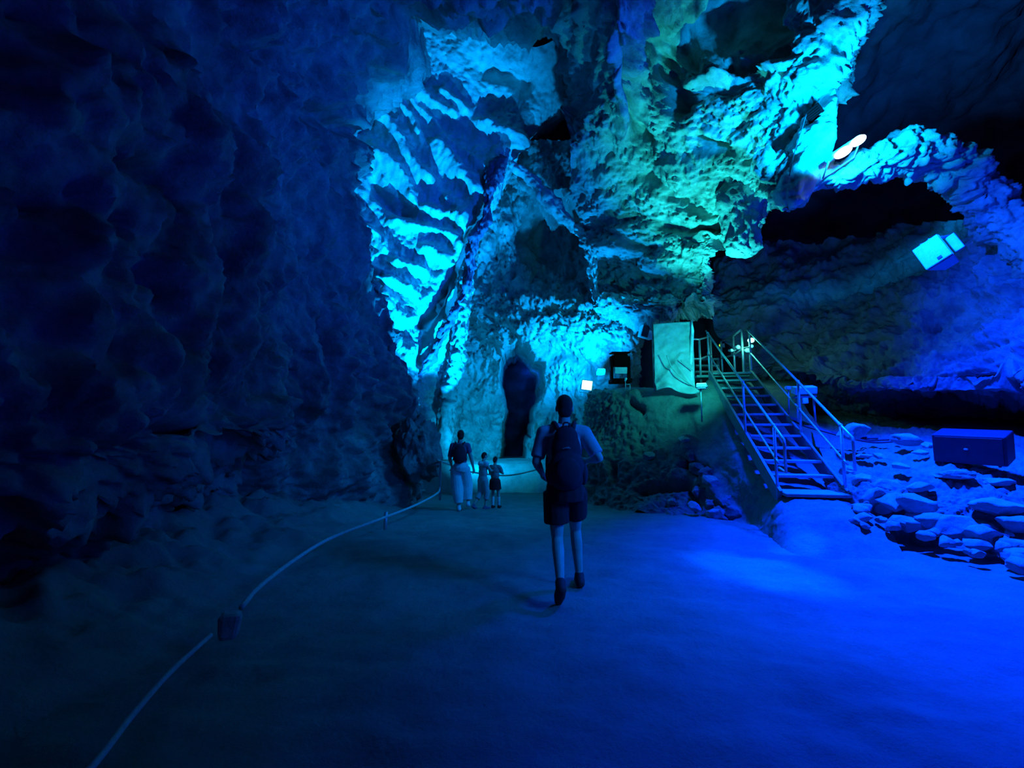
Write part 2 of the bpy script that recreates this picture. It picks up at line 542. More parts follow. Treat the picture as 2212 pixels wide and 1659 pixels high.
# back wall with the narrow passage
cx = [
    [(900, 300, 14.5), (1010, 300, 14.2), (1110, 300, 13.4), (1200, 300, 12.6), (1300, 290, 11.9), (1400, 280, 12.4), (1460, 300, 14)],
    [(900, 400, 14.5), (1010, 400, 14.3), (1100, 390, 13.9), (1190, 390, 13.0), (1290, 390, 12.4), (1400, 390, 12.6), (1460, 400, 14)],
    [(900, 490, 14.5), (1010, 490, 14.3), (1100, 490, 14.0), (1190, 500, 14.9), (1290, 500, 14.2), (1400, 500, 13.4), (1460, 500, 14)],
    [(900, 580, 14.4), (1010, 580, 14.3), (1100, 580, 14.0), (1190, 590, 14.4), (1290, 600, 13.8), (1400, 600, 13.4), (1460, 600, 14)],
    [(900, 650, 14.2), (1010, 650, 14.0), (1100, 650, 13.4), (1190, 650, 13.1), (1290, 655, 12.9), (1390, 655, 12.9), (1430, 660, 14)],
    [(900, 710, 14.2), (1010, 710, 14.0), (1090, 710, 13.4), (1190, 710, 12.9), (1290, 710, 12.6), (1380, 710, 12.6), (1395, 710, 14)],
    [(900, 770, 14.2), (1010, 770, 14.0), (1090, 770, 13.7), (1190, 770, 13.3), (1280, 770, 12.9), (1370, 770, 12.8), (1388, 770, 14)],
    [(900, 840, 14.2), (1000, 840, 14.0), (1090, 840, 13.9), (1180, 840, 13.6), (1270, 840, 13.2), (1370, 840, 13.0), (1388, 840, 14)],
    [(900, 920, 14.2), (1000, 920, 14.0), (1090, 920, 13.9), (1170, 920, 13.7), (1270, 920, 13.3), (1370, 920, 13.0), (1388, 920, 14)],
    [(900, 990, 14.2), (1000, 990, 14.0), (1090, 990, 13.9), (1170, 990, 13.7), (1270, 990, 13.3), (1370, 990, 13.0), (1388, 990, 14)],
    [(900, 1080, 14.2), (1000, 1080, 14.0), (1090, 1080, 13.9), (1170, 1080, 13.7), (1270, 1080, 13.3), (1370, 1080, 13.0), (1388, 1080, 14)],
]
Q, N = surf([[at(*c) for c in r] for r in cx], 300, 260)
h = rough_rock(Q, 0.2, 0.14, 0.06, 0.6, 0.04, 0.12, 21.0, (1.2, 1, 0.8))
h = carve(h, Q, [
    ([(985, 600), (1000, 680), (975, 800), (960, 900)], 12, 0.25),
    ([(1010, 740), (985, 800), (950, 960)], 9, 0.3),
    ([(1115, 370), (1150, 400), (1190, 460), (1230, 485)], 9, 0.5),
    ([(1255, 500), (1280, 545), (1285, 600), (1285, 640)], 9, 0.9),
    ([(1140, 480), (1170, 540), (1220, 560)], 30, -0.5),
    ([(1240, 420), (1260, 480)], 26, -0.5),
    ([(1070, 500), (1065, 560)], 4, -0.25),
    ([(1180, 780), (1220, 770), (1260, 800)], 8, -0.3),
    ([(1240, 760), (1275, 800), (1270, 850)], 10, -0.4),
    ([(1100, 650), (1200, 640), (1330, 660), (1380, 700)], 14, 0.22),
])
V = weather(Q, N, h, 0.05)
px, py = proj(V)
hole = [(1080, 1000), (1088, 930), (1092, 880), (1078, 840), (1080, 790), (1088, 750), (1102, 745), (1115, 728), (1140, 738),
        (1160, 770), (1178, 780), (1176, 830), (1168, 860), (1158, 880), (1150, 930), (1140, 975), (1138, 1000)]
wx = 7 * fbm(V * 1.5, 3)
ins = in_poly(px + wx, py + 5 * perlin(V * 2), hole)
d, _ = seg_dist(px + wx, py, hole + [hole[0]])
push = np.where(ins, sstep(0, 7, d), 0)
ctr = sstep(2, 30, d)
V[:, 1] += push * (3.0 + 3.0 * ctr + 1.0 * fbm(V * 0.9, 3))
o = grid_mesh('wall_back', V, 300, 260, M['rock'])
tag(o, 'rugged back wall of the cave pierced by a tall narrow dark passage', 'cave wall', kind='structure')

# hanging ceiling mass on the right of the vault
dx_ = [
    [(1180, -160, 7.8), (1320, -160, 6.0), (1480, -160, 6.2), (1640, -160, 6.1), (1800, -160, 5.8), (1960, -160, 5.8), (1990, -160, 7.4)],
    [(1180, -40, 8.8), (1320, -40, 7.0), (1460, -40, 7.4), (1600, -40, 7.3), (1760, -40, 6.7), (1900, -40, 6.5), (1930, -40, 8.2)],
    [(1200, 90, 10.2), (1320, 90, 8.0), (1440, 90, 8.5), (1580, 90, 8.3), (1710, 90, 7.4), (1840, 90, 7.1), (1870, 90, 8.8)],
    [(1210, 200, 11.6), (1320, 200, 9.0), (1420, 200, 9.3), (1560, 200, 8.6), (1680, 200, 7.9), (1785, 200, 7.7), (1812, 200, 9.3)],
    [(1230, 300, 10.6), (1310, 300, 10.2), (1400, 300, 9.9), (1530, 300, 9.2), (1640, 300, 8.6), (1725, 300, 8.3), (1750, 300, 9.9)],
    [(1230, 390, 11.8), (1300, 390, 11.2), (1400, 390, 10.6), (1510, 390, 10.0), (1620, 390, 9.3), (1690, 390, 9.0), (1712, 390, 10.6)],
    [(1250, 460, 12.4), (1310, 460, 11.8), (1400, 460, 11.2), (1500, 460, 10.6), (1590, 460, 10.0), (1650, 460, 9.8), (1670, 455, 11.2)],
    [(1260, 530, 12.6), (1310, 540, 12.2), (1390, 540, 11.6), (1470, 540, 11.1), (1520, 540, 10.8), (1545, 540, 10.7), (1560, 540, 12)],
    [(1270, 610, 12.8), (1320, 610, 12.4), (1390, 610, 11.9), (1450, 610, 11.5), (1500, 610, 11.2), (1525, 610, 11.1), (1545, 610, 12.3)],
    [(1290, 655, 12.6), (1330, 655, 12.2), (1390, 655, 11.7), (1450, 655, 11.3), (1500, 650, 11.1), (1530, 655, 11.0), (1550, 655, 12.3)],
    [(1310, 668, 12.7), (1340, 682, 12.5), (1390, 700, 12.2), (1440, 695, 11.9), (1480, 685, 11.6), (1505, 672, 11.4), (1540, 670, 12.5)],
    [(1330, 655, 14), (1350, 665, 14), (1390, 675, 14), (1440, 675, 14), (1480, 670, 13.8), (1505, 665, 13.6), (1540, 660, 13.6)],
]
Q, N = surf([[at(*c) for c in r] for r in dx_], 360, 260)
# layered rock: stretch the noise along the beds
h = rough_rock(Q, 0.3, 0.1, 0.05, 0.5, 0.02, 0.2, 33.0, ((0.45, 0.1, 0.9), 2.6))
h = carve(h, Q, [
    ([(1500, 300), (1540, 325), (1570, 330)], 9, -0.5),
    ([(1600, 355), (1650, 355), (1680, 360)], 7, -0.4),
    ([(1365, 170), (1375, 250), (1390, 330)], 16, -0.6),
    ([(1330, 80), (1350, 150), (1370, 200)], 20, -0.6),
    ([(1420, 60), (1450, 180), (1460, 260)], 24, -0.8),
    ([(1380, 380), (1440, 420), (1560, 480)], 12, -0.4),
    ([(1470, 150), (1500, 95), (1590, 70), (1690, 85)], 26, -1.1),
    ([(1500, 20), (1580, 15), (1670, 20)], 34, -1.2),
    ([(1640, 110), (1700, 120)], 12, -0.5),
    ([(1440, 195), (1520, 170), (1620, 152), (1700, 130)], 12, 0.4),  # lip added to keep light from below out of the recess
    ([(1640, 130), (1600, 150), (1560, 130)], 20, -0.5),
    ([(1400, 480), (1480, 500), (1540, 500)], 10, -0.35),
    ([(1340, 520), (1420, 540)], 10, -0.35),
    ([(1360, 600), (1440, 600)], 9, -0.3),
    ([(1400, 20), (1380, 130), (1350, 250), (1340, 330)], 14, 0.35),
    ([(1540, 480), (1548, 540), (1535, 560)], 10, -0.5),
    ([(1690, 60), (1760, 60), (1800, 90)], 10, -0.2),
])
ceil = grid_mesh('ceiling', weather(Q, N, h, 0.09), 360, 260, M['rock'])
tag(ceil, 'layered hanging rock mass of the ceiling lit green from below', 'cave ceiling', kind='structure')


def lump(bm_name, ctrl, radii, nseg, nring, material, big, seed, parent=None, label=None):
    """a lumpy rock body swept along a spine, radii (a,b) across"""
    P = cr1(np.array(ctrl, float), nring)
    R = cr1(np.array(radii, float), nring)
    T = np.gradient(P, axis=0)
    T /= np.linalg.norm(T, axis=1)[:, None] + 1e-9
    ref = np.array((0, 1.0, 0))
    A = np.cross(T, ref)
    A /= np.linalg.norm(A, axis=1)[:, None] + 1e-9
    B = np.cross(A, T)
    th = np.linspace(0, 2 * math.pi, nseg, endpoint=False)
    D = A[None] * np.cos(th)[:, None, None] * R[None, :, 0:1] + B[None] * np.sin(th)[:, None, None] * R[None, :, 1:2]
    Q = (P[None] + D).reshape(-1, 3)
    N = (D / (np.linalg.norm(D, axis=2)[..., None] + 1e-9)).reshape(-1, 3)
    h = rough_rock(Q, big, big * 0.6, big * 0.16, 0.9, big * 0.45, 0, seed)
    return grid_mesh(bm_name, Q + N * h[:, None], nseg, nring, material, parent, close_u=True)


lump('rock_pendant', [at(1600, 395, 9.9), at(1602, 440, 9.8), at(1602, 490, 9.75), at(1604, 530, 9.7), at(1606, 548, 9.7), at(1606, 556, 9.7)],
     [(0.55, 0.5), (0.48, 0.4), (0.4, 0.35), (0.4, 0.32), (0.25, 0.2), (0.01, 0.01)], 60, 60, M['rock'], 0.1, 41.0, ceil)

# rock arch carrying the blue flood light
arch = lump('ceiling_arch', [at(1640, 380, 8.6), at(1710, 405, 8.1), at(1770, 385, 7.8), at(1850, 366, 7.7), at(1940, 335, 7.8), at(2030, 355, 8.0), at(2085, 385, 8.2), at(2130, 440, 8.3), at(2200, 490, 8.2), at(2320, 540, 7.8)],
            [(0.35, 0.5), (0.38, 0.45), (0.24, 0.4), (0.28, 0.4), (0.42, 0.5), (0.36, 0.5), (0.3, 0.45), (0.4, 0.5), (0.55, 0.6), (0.7, 0.7)], 90, 260, M['rock'], 0.16, 52.0)
tag(arch, 'bright rock arch bridging the dark void at upper right', 'rock arch', kind='structure')
wedge = lump('rock_wedge', [at(1772, 205, 8.0), at(1768, 250, 7.9), at(1752, 310, 7.85), at(1735, 370, 7.8), at(1712, 425, 7.75), at(1700, 455, 7.8)],
             [(0.05, 0.4), (0.12, 0.45), (0.3, 0.5), (0.32, 0.5), (0.25, 0.4), (0.02, 0.1)], 60, 90, M['rock_pale'], 0.1, 57.0, arch)

lump('shade_rib', [at(1085, 345, 12.5), at(1062, 395, 12.3), at(1048, 470, 12.25), at(1018, 545, 12.25), at(1008, 620, 12.3), at(975, 690, 12.3), at(938, 760, 12.35), at(905, 815, 12.4)],
     [(0.3, 0.25), (0.26, 0.25), (0.14, 0.2), (0.16, 0.2), (0.14, 0.2), (0.17, 0.2), (0.13, 0.2), (0.06, 0.1)], 40, 170, M['rock_far'], 0.12, 87.0, bl)  # dark rib added to stand for the shadow between the two faces
lump('rock_column', [at(1012, 560, 12.6), at(1000, 640, 12.5), at(996, 720, 12.5), at(982, 800, 12.55), at(960, 880, 12.6), at(958, 990, 12.7)],
     [(0.1, 0.2), (0.2, 0.25), (0.2, 0.25), (0.22, 0.25), (0.22, 0.25), (0.3, 0.3)], 40, 150, M['rock'], 0.1, 97.0, bl)
lump('rock_curtain', [at(1105, 360, 12.7), at(1150, 390, 12.6), at(1195, 445, 12.6), at(1240, 490, 12.6), at(1270, 520, 12.5), at(1282, 570, 12.5), at(1286, 620, 12.5), at(1290, 655, 12.6)],
     [(0.12, 0.2), (0.2, 0.2), (0.22, 0.2), (0.16, 0.2), (0.2, 0.2), (0.12, 0.2), (0.09, 0.15), (0.14, 0.2)], 40, 150, M['rock_pale'], 0.09, 77.0, ceil)

def onward(ctrl):
    """rows of pixel points as places, carried on past the right frame edge towards the visitor's side"""
    out = []
    for r in ctrl:
        ps = [at(*c) for c in r]
        e = ps[-1]
        out.append(ps + [e + np.array((0.3, -2.2, 0)), e + np.array((0.5, -4.6, 0)), e + np.array((0.6, -7.2, 0))])
    return out


# right wall, overhanging the rubble terrace
fx = [
    [(1540, 560, 14.5), (1640, 520, 14), (1760, 520, 13.4), (1880, 500, 12.4), (1990, 480, 11), (2090, 470, 9.4), (2180, 440, 8.6), (2300, 380, 7.8), (2450, 300, 7)],
    [(1540, 640, 14.0), (1640, 620, 13.4), (1760, 610, 12.8), (1880, 590, 11.8), (1980, 580, 10.6), (2080, 570, 9.6), (2180, 560, 8.6), (2300, 540, 7.8), (2450, 520, 7)],
    [(1540, 700, 13.6), (1640, 690, 13.0), (1760, 690, 12.2), (1870, 680, 11.2), (1970, 660, 10.0), (2080, 650, 9.3), (2180, 650, 8.4), (2300, 650, 7.6), (2450, 650, 6.8)],
    [(1560, 740, 13.4), (1660, 740, 12.6), (1770, 750, 11.6), (1870, 745, 10.6), (1970, 740, 9.7), (2080, 740, 9.0), (2180, 740, 8.2), (2300, 740, 7.4), (2450, 740, 6.6)],
    [(1600, 780, 13.2), (1690, 785, 12.2), (1780, 800, 10.8), (1870, 810, 10.0), (1970, 810, 9.3), (2080, 810, 8.8), (2180, 810, 8.1), (2300, 820, 7.3), (2450, 830, 6.5)],
    [(1620, 810, 13.2), (1700, 815, 12.3), (1790, 838, 10.8), (1870, 850, 10.1), (1970, 855, 9.4), (2080, 852, 9.0), (2180, 848, 8.4), (2300, 860, 7.5), (2450, 870, 6.6)],
    [(1640, 830, 13.4), (1720, 830, 13.0), (1800, 850, 12.4), (1870, 858, 11.8), (1970, 862, 11.5), (2080, 862, 11.2), (2180, 862, 10.8), (2300, 870, 10), (2450, 880, 9)],
    [(1640, 900, 13.6), (1720, 930, 13.4), (1800, 945, 13.0), (1870, 950, 12.4), (1970, 950, 12.2), (2080, 950, 12), (2180, 950, 11.8), (2300, 950, 11), (2450, 960, 10)],
]
Q, N = surf(onward(fx), 220, 420)
h = rough_rock(Q, 0.4, 0.16, 0.05, 0.5, 0.04, 0.15, 61.0, (1, 1, 1.4))
h = carve(h, Q, [
    ([(1820, 815), (1900, 800), (1990, 785)], 8, -0.4),
    ([(2100, 810), (2140, 820), (2170, 850)], 10, -0.4),
    ([(1990, 690), (2030, 680)], 9, -0.4),
])
o = grid_mesh('wall_right', weather(Q, N, h, 0.08), 220, 420, M['rock_side'])
tag(o, 'blue-lit rock wall overhanging the rubble terrace on the right', 'cave wall', kind='structure')

# far wall and high dark roof of the cavern behind everything
gx = [[(x, 17.0 - 0.02 * (x - 4) ** 2, z) for x in (-9, -5, -1, 3, 7, 11, 15, 19)] for z in (-1.5, 2, 5, 8, 11)]
gx += [[(x, 12.5, 13.2) for x in (-9, -5, -1, 3, 7, 11, 15, 19)], [(x, 7.5, 13.6) for x in (-9, -5, -1, 3, 7, 11, 15, 19)], [(x, 2, 13.4) for x in (-9, -5, -1, 3, 7, 11, 15, 19)]]
Q, N = surf(gx, 150, 220)
h = rough_rock(Q, 0.6, 0.25, 0.06, 0.4, 0.03, 0.15, 71.0)
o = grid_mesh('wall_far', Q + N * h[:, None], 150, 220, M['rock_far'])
tag(o, 'unlit far wall and high roof of the cavern behind the arch', 'cave wall', kind='structure')

# floor
nx_, ny_ = 330, 330
xs = np.linspace(-5.0, 11.5, nx_)
ys = np.concatenate([np.linspace(-2, 8, 240), np.linspace(8.05, 15, 90)])
X, Y = np.meshgrid(xs, ys, indexing='ij')
Pf = np.stack([X.ravel(), Y.ravel(), np.zeros(X.size)], 1)


def floor_z(x, y):
    p = np.stack([np.atleast_1d(x) * 1.0, np.atleast_1d(y) * 1.0, np.zeros(np.size(x))], 1).astype(float)
    z = -0.12 * sstep(7.5, 10.5, p[:, 1])
    z = z + 0.03 * fbm(p * np.array((0.5, 0.9, 1)) + 4, 3)
    return z


Pf[:, 2] = floor_z(Pf[:, 0], Pf[:, 1]) + 0.02 * fbm(Pf * np.array((2.2, 3.2, 1)), 4, 0.6) + 0.012 * np.clip(ridged(Pf * np.array((0.9, 1.6, 1)) + 8, 3), 0, 2)
# dirt bank along the foot of the left wall
edge = -2.35 + 0.25 * perlin(Pf * 0.8)
bank = np.clip((edge - Pf[:, 0]) / 0.9, 0, 1.6)
Pf[:, 2] += bank * (0.22 + 0.12 * fbm(Pf * 2.2, 4) + 0.1 * ridged(Pf * 1.7, 3))
o = grid_mesh('floor', Pf, nx_, ny_, M['path'])
tag(o, 'trodden earth path leading into the cave', 'floor', kind='structure')

# earth mound with the steps
hx = [
    [(1225, 1062, 11.2), (1290, 1105, 9.9), (1400, 1112, 9.0), (1510, 1135, 8.2), (1640, 1165, 6.9), (1720, 1215, 5.6), (1850, 1215, 5.5), (1960, 1215, 5.5)],
    [(1238, 1040, 11.4), (1285, 1078, 10.3), (1400, 1080, 9.5), (1500, 1100, 8.7), (1610, 1120, 7.9), (1690, 1080, 7.0), (1810, 1079, 6.75), (1900, 1100, 6.7)],
    [(1246, 980, 11.6), (1292, 1010, 10.7), (1390, 1020, 10.0), (1480, 1030, 9.3), (1560, 1040, 8.6), (1655, 1040, 7.7), (1790, 1056, 7.5), (1860, 1060, 7.6)],
    [(1252, 910, 11.9), (1300, 930, 11.1), (1380, 940, 10.5), (1460, 950, 9.9), (1530, 950, 9.4), (1600, 950, 8.8), (1725, 975, 8.9), (1800, 960, 9)],
    [(1264, 862, 12.0), (1300, 852, 11.5), (1370, 848, 11.0), (1440, 850, 10.6), (1510, 846, 10.3), (1548, 828, 10.5), (1650, 850, 10.6), (1720, 850, 10.7)],
    [(1280, 848, 12.6), (1310, 838, 12.2), (1370, 838, 12.0), (1440, 838, 11.8), (1510, 835, 11.6), (1548, 822, 11.6), (1650, 828, 11.7), (1720, 830, 11.8)],
    [(1290, 900, 13.6), (1320, 860, 13.6), (1370, 840, 13.8), (1440, 835, 13.8), (1510, 825, 13.8), (1548, 815, 13.8), (1650, 820, 13.8), (1720, 820, 13.8)],
]
Q, N = surf([[at(*c) for c in r] for r in hx], 260, 300)
px, py = proj(Q)
# the rubbly left flank is rough, the trodden slope beside the steps is smooth
rub = 1 - sstep(-60, 60, (px - 1330) - (py - 850) * 0.85)
h = rough_rock(Q, 0.2, 0.13, 0.06, 0.6, 0.03, 0.12, 81.0) * (0.12 + 0.55 * rub) + 0.03 * fbm(Q * 2, 4)
h *= sstep(1215, 1120, py) * 0.9 + 0.1
h = carve(h, Q, [
    ([(1350, 860), (1380, 880), (1390, 890)], 8, -0.25),
    ([(1470, 990), (1500, 1010), (1530, 1020)], 12, -0.3),
    ([(1370, 1060), (1420, 1050), (1480, 1045), (1510, 1085)], 9, -0.3),
    ([(1540, 1110), (1570, 1128)], 10, -0.25),
    ([(1490, 940), (1480, 980)], 14, 0.15),
    ([(1530, 1030), (1560, 1080), (1600, 1120)], 14, 0.15),
    ([(1320, 1000), (1330, 1040)], 8, -0.2),
])
o = grid_mesh('ground_mound', Q + N * h[:, None], 260, 300, M['earth'])
tag(o, 'earth and rock mound the metal steps climb, rubbly on its left flank', 'mound', kind='structure')

# rubble terrace on the right
jx = [
    [(1770, 1200, 6.5), (1830, 1200, 6.35), (1900, 1210, 6.2), (2000, 1225, 6.0), (2100, 1250, 5.7), (2212, 1290, 5.3), (2350, 1350, 4.8), (2500, 1390, 4.5)],
    [(1790, 1085, 7.05), (1830, 1085, 6.75), (1900, 1090, 6.55), (2000, 1110, 6.3), (2100, 1140, 6.0), (2212, 1175, 5.6), (2350, 1230, 5.1), (2500, 1260, 4.8)],
    [(1790, 1050, 7.3), (1830, 1045, 7.0), (1900, 1045, 6.8), (2000, 1060, 6.5), (2100, 1080, 6.2), (2212, 1110, 5.9), (2350, 1150, 5.4), (2500, 1180, 5.1)],
    [(1780, 1000, 7.9), (1830, 1000, 7.7), (1900, 1000, 7.4), (2000, 1010, 7.0), (2100, 1022, 6.7), (2212, 1040, 6.4), (2350, 1060, 6.0), (2500, 1080, 5.8)],
    [(1760, 950, 8.9), (1830, 955, 8.7), (1900, 955, 8.5), (2000, 960, 8.2), (2100, 965, 8.0), (2212, 970, 7.7), (2350, 980, 7.3), (2500, 990, 7)],
    [(1740, 905, 10.6), (1830, 915, 10.6), (1900, 918, 10.6), (2000, 920, 10.5), (2100, 920, 10.4), (2212, 920, 10.3), (2350, 925, 10), (2500, 930, 9.6)],
    [(1720, 890, 13.4), (1830, 890, 13.2), (1900, 890, 13), (2000, 895, 12.8), (2100, 895, 12.6), (2212, 895, 12.4), (2350, 900, 12), (2500, 900, 11.6)],
]
Q, N = surf(onward(jx), 200, 340)
h = rough_rock(Q, 0.08, 0.035, 0.025, 1.0, 0.03, 0.03, 91.0)
px, py = proj(Q)
o = grid_mesh('ground_terrace', Q + N * h[:, None], 200, 340, M['earth'])
tag(o, 'stony terrace of rubble between the path and the right wall', 'terrace', kind='structure')

# ------------------------------------------------------------------ metal steps
A0 = np.array((4.44, 7.0, 0.60))        # foot of the flight
A1 = np.array((5.09, 10.7, 2.85))       # its head
NT = 12
dirh = A1 - A0
run_v = Vector((dirh[0], dirh[1], 0)).normalized()
right_v = Vector((run_v.y, -run_v.x, 0))
yaw = math.atan2(-run_v.x, run_v.y)
pitch_s = math.atan2(dirh[2], math.hypot(dirh[0], dirh[1]))
HW = 0.43


def on_stair(t, side, dz):
    p = Vector(A0 + (A1 - A0) * t) + right_v * side + Vector((0, 0, dz))
    return p


st = thing('staircase', 'steep metal-railed open staircase climbing the earth mound', 'staircase', tuple(A0))
inv = Matrix.Translation(-Vector(A0))
for k in range(1, NT):
    bm = bmesh.new()
    c = Vector(A0 + (A1 - A0) * (k / (NT - 1)))
    box(bm, HW * 2 - 0.02, 0.27, 0.045, c - Vector(A0), (0, 0, yaw), 0.008)
    obj('tread', bm, M['tread'], st)
bm = bmesh.new()
c = Vector(A0) - run_v * 0.02 + Vector((0, 0, -0.02))
box(bm, HW * 2, 0.42, 0.05, c - Vector(A0), (0.05, 0, yaw), 0.01)
obj('bottom_board', bm, M['tread'], st)
for s in (-1, 1):
    bm = bmesh.new()
    mid = Vector((A0 + A1) / 2) + right_v * (s * (HW + 0.02)) - Vector((0, 0, 0.06))
    L = float(np.linalg.norm(A1 - A0)) + 0.1
    mtx = Matrix.Translation(mid - Vector(A0)) @ Euler((0, 0, yaw)).to_matrix().to_4x4() @ Euler((pitch_s, 0, 0)).to_matrix().to_4x4()
    r = bmesh.ops.create_cube(bm, size=1)
    bmesh.ops.transform(bm, matrix=mtx @ Matrix.Diagonal((0.045, L, 0.24, 1)), verts=r['verts'])
    obj('stringer', bm, M['stringer'], st)
for s in (-1, 1):
    rel = lambda p: p - Vector(A0)
    side = s * (HW + 0.03)
    bm = bmesh.new()
    ext = -0.095 if s < 0 else -0.08
    top = [on_stair(t, side, 0.98) for t in (1.04, 0.75, 0.5, 0.25, 0.0)]
    endp = on_stair(ext, side, 0.98)
    low = on_stair(ext, side, 0.98) + Vector((0, 0, -0.46))
    pts = top + [endp, endp + Vector((0, 0, -0.06)), low, on_stair(-0.03, side, 0.42)]
    tube(bm, [rel(p) for p in pts], 0.021, 8)
    rail = obj('handrail', bm, M['steel'], st, True)
    bm = bmesh.new()
    tube(bm, [rel(on_stair(t, side, 0.48)) for t in (1.02, 0.5, 0.0, -0.03)], 0.017, 8)
    obj('middle_rail', bm, M['steel'], rail, True)
    for t in (0.0, 0.36, 1.0):
        bm = bmesh.new()
        tube(bm, [rel(on_stair(t, side, -0.12)), rel(on_stair(t, side, 0.98))], 0.022, 8)
        bmesh.ops.create_uvsphere(bm, u_segments=10, v_segments=6, radius=0.032, matrix=Matrix.Translation(rel(on_stair(t, side, 0.98))))
        bmesh.ops.create_uvsphere(bm, u_segments=10, v_segments=6, radius=0.03, matrix=Matrix.Translation(rel(on_stair(t, side, 0.48))))
        obj('post', bm, M['steel'], rail, True)

# landing at the head of the flight
bm = bmesh.new()
box(bm, 1.25, 1.5, 0.06, Vector(A1) + run_v * 0.85 - right_v * 0.1 - Vector((0, 0, 0.03)), (0, 0, yaw), 0.01)
tag(obj('landing_platform', bm, M['tread']), 'board landing at the head of the open staircase', 'platform')


def railing(name, label, posts, hgt, tail=None, group=None):
    b = Vector(posts[0])
    r = thing(name, label, 'railing', tuple(b), group=group)
    for p in posts:
        bm = bmesh.new()
        tube(bm, [Vector(p) - b + Vector((0, 0, -0.1)), Vector(p) - b + Vector((0, 0, hgt))], 0.028, 8)
        obj('post', bm, M['steel'], r, True)
    for nm, f in (('handrail', 1.0), ('middle_rail', 0.5)):
        bm = bmesh.new()
        pts = [Vector(p) - b + Vector((0, 0, hgt * f)) for p in posts]
        if tail: pts = pts + [Vector(q) - b + Vector((0, 0, hgt * f)) for q in tail]
        tube(bm, pts, 0.024, 8)
        obj(nm, bm, M['steel'], r, True)
    return r


railing('landing_railing', 'short metal railing on the landing beside the hung sheet', [at(1499, 818, 11.2), at(1514, 818, 11.3), at(1538, 806, 12.0)], 0.98)
railing('landing_railing', 'metal railing at the back of the landing with a sloping handrail', [at(1561, 812, 12.4), at(1588, 806, 11.6), at(1606, 795, 11.1)], 0.95)
# second short flight going up behind the sheet
s2 = thing('staircase', 'short flight of three steps going up behind the hung sheet', 'staircase', tuple(at(1524, 806, 11.9)))
for k, yy in enumerate((804, 791, 777)):
    bm = bmesh.new()
    c = Vector(at(1524, yy, 12.2 + 0.28 * k))
    box(bm, 0.62, 0.26, 0.05, c - Vector(at(1524, 806, 11.9)), (0, 0, 0), 0.008)
    obj('tread', bm, M['tread'], s2)
for sx in (1497, 1551):
    bm = bmesh.new()
    a, b2 = Vector(at(sx, 812, 12.1)), Vector(at(sx, 775, 12.9))
    tube(bm, [a - Vector(at(1524, 806, 11.9)), b2 - Vector(at(1524, 806, 11.9))], 0.05, 6)
    obj('stringer', bm, M['stringer'], s2)

# ------------------------------------------------------------------ hung sheet
tp = thing('hung_sheet', 'stained pale sheet hung between two poles at the head of the mound', 'sheet', tuple(at(1457, 838, 10.5)))
o0 = Vector(at(1457, 838, 10.5))
TL, TR, BL, BR = at(1411, 700, 10.5), at(1494, 694, 10.4), at(1416, 844, 10.4), at(1503, 848, 10.2)
nu, nv = 60, 60
u, v = np.meshgrid(np.linspace(0, 1, nu), np.linspace(0, 1, nv), indexing='ij')
P = (TL * ((1 - u) * (1 - v))[..., None] + TR * (u * (1 - v))[..., None] + BL * ((1 - u) * v)[..., None] + BR * (u * v)[..., None]).reshape(-1, 3)
uu, vv = u.ravel(), v.ravel()
fold = 0.035 * np.sin(7 * uu + 5 * vv + 3 * perlin(P * 2)) * vv + 0.05 * np.exp(-(((uu * 1.1 - (1 - vv) * 1.6 + 0.1) / 0.07) ** 2)) * (vv > 0.45) + 0.03 * fbm(P * 4, 3)
fold += 0.05 * np.exp(-(((uu - 0.45 - (vv - 0.55) * 1.25) / 0.05) ** 2)) * sstep(0.5, 0.6, vv)
P[:, 1] -= fold
P[:, 1] -= 0.2 * sstep(0.9, 1.0, vv) * (0.6 + 0.4 * np.sin(9 * uu))
P[:, 2] += 0.06 * sstep(0.8, 1, vv) * np.sin(uu * 6.0)
o = grid_mesh('cloth', P - np.array(o0), nu, nv, M['sheet'], tp)
md = o.modifiers.new('thick', 'SOLIDIFY')
md.thickness = 0.006
bm = bmesh.new()
tube(bm, [Vector(at(1409, 698, 10.55)) - o0, Vector(at(1411, 770, 10.5)) - o0, Vector(at(1414, 845, 10.5)) - o0], 0.018, 8)
obj('pole', bm, M['stringer'], tp, True)
bm = bmesh.new()
tube(bm, [tuple(Vector(at(x, y, 10.3)) - o0) for x, y in ((1494, 692), (1496, 715), (1494, 750), (1492, 790), (1496, 835))], [0.02, 0.035, 0.04, 0.035, 0.03], 8)
e = obj('rolled_edge', bm, M['white'], tp, True)
e['label'] = 'bright rolled white edge'
# loose ropes in front of the sheet
for k, pts in enumerate(([(1440, 768), (1452, 795), (1475, 818), (1500, 836)], [(1470, 778), (1486, 792), (1496, 800)])):
    bm = bmesh.new()
    tube(bm, curve_pts([Vector(at(x, y, 10.15)) - o0 for x, y in pts], 16), 0.012, 6)
    obj('tie_cord', bm, M['rope'], tp, True)

# ------------------------------------------------------------------ lamps and speakers


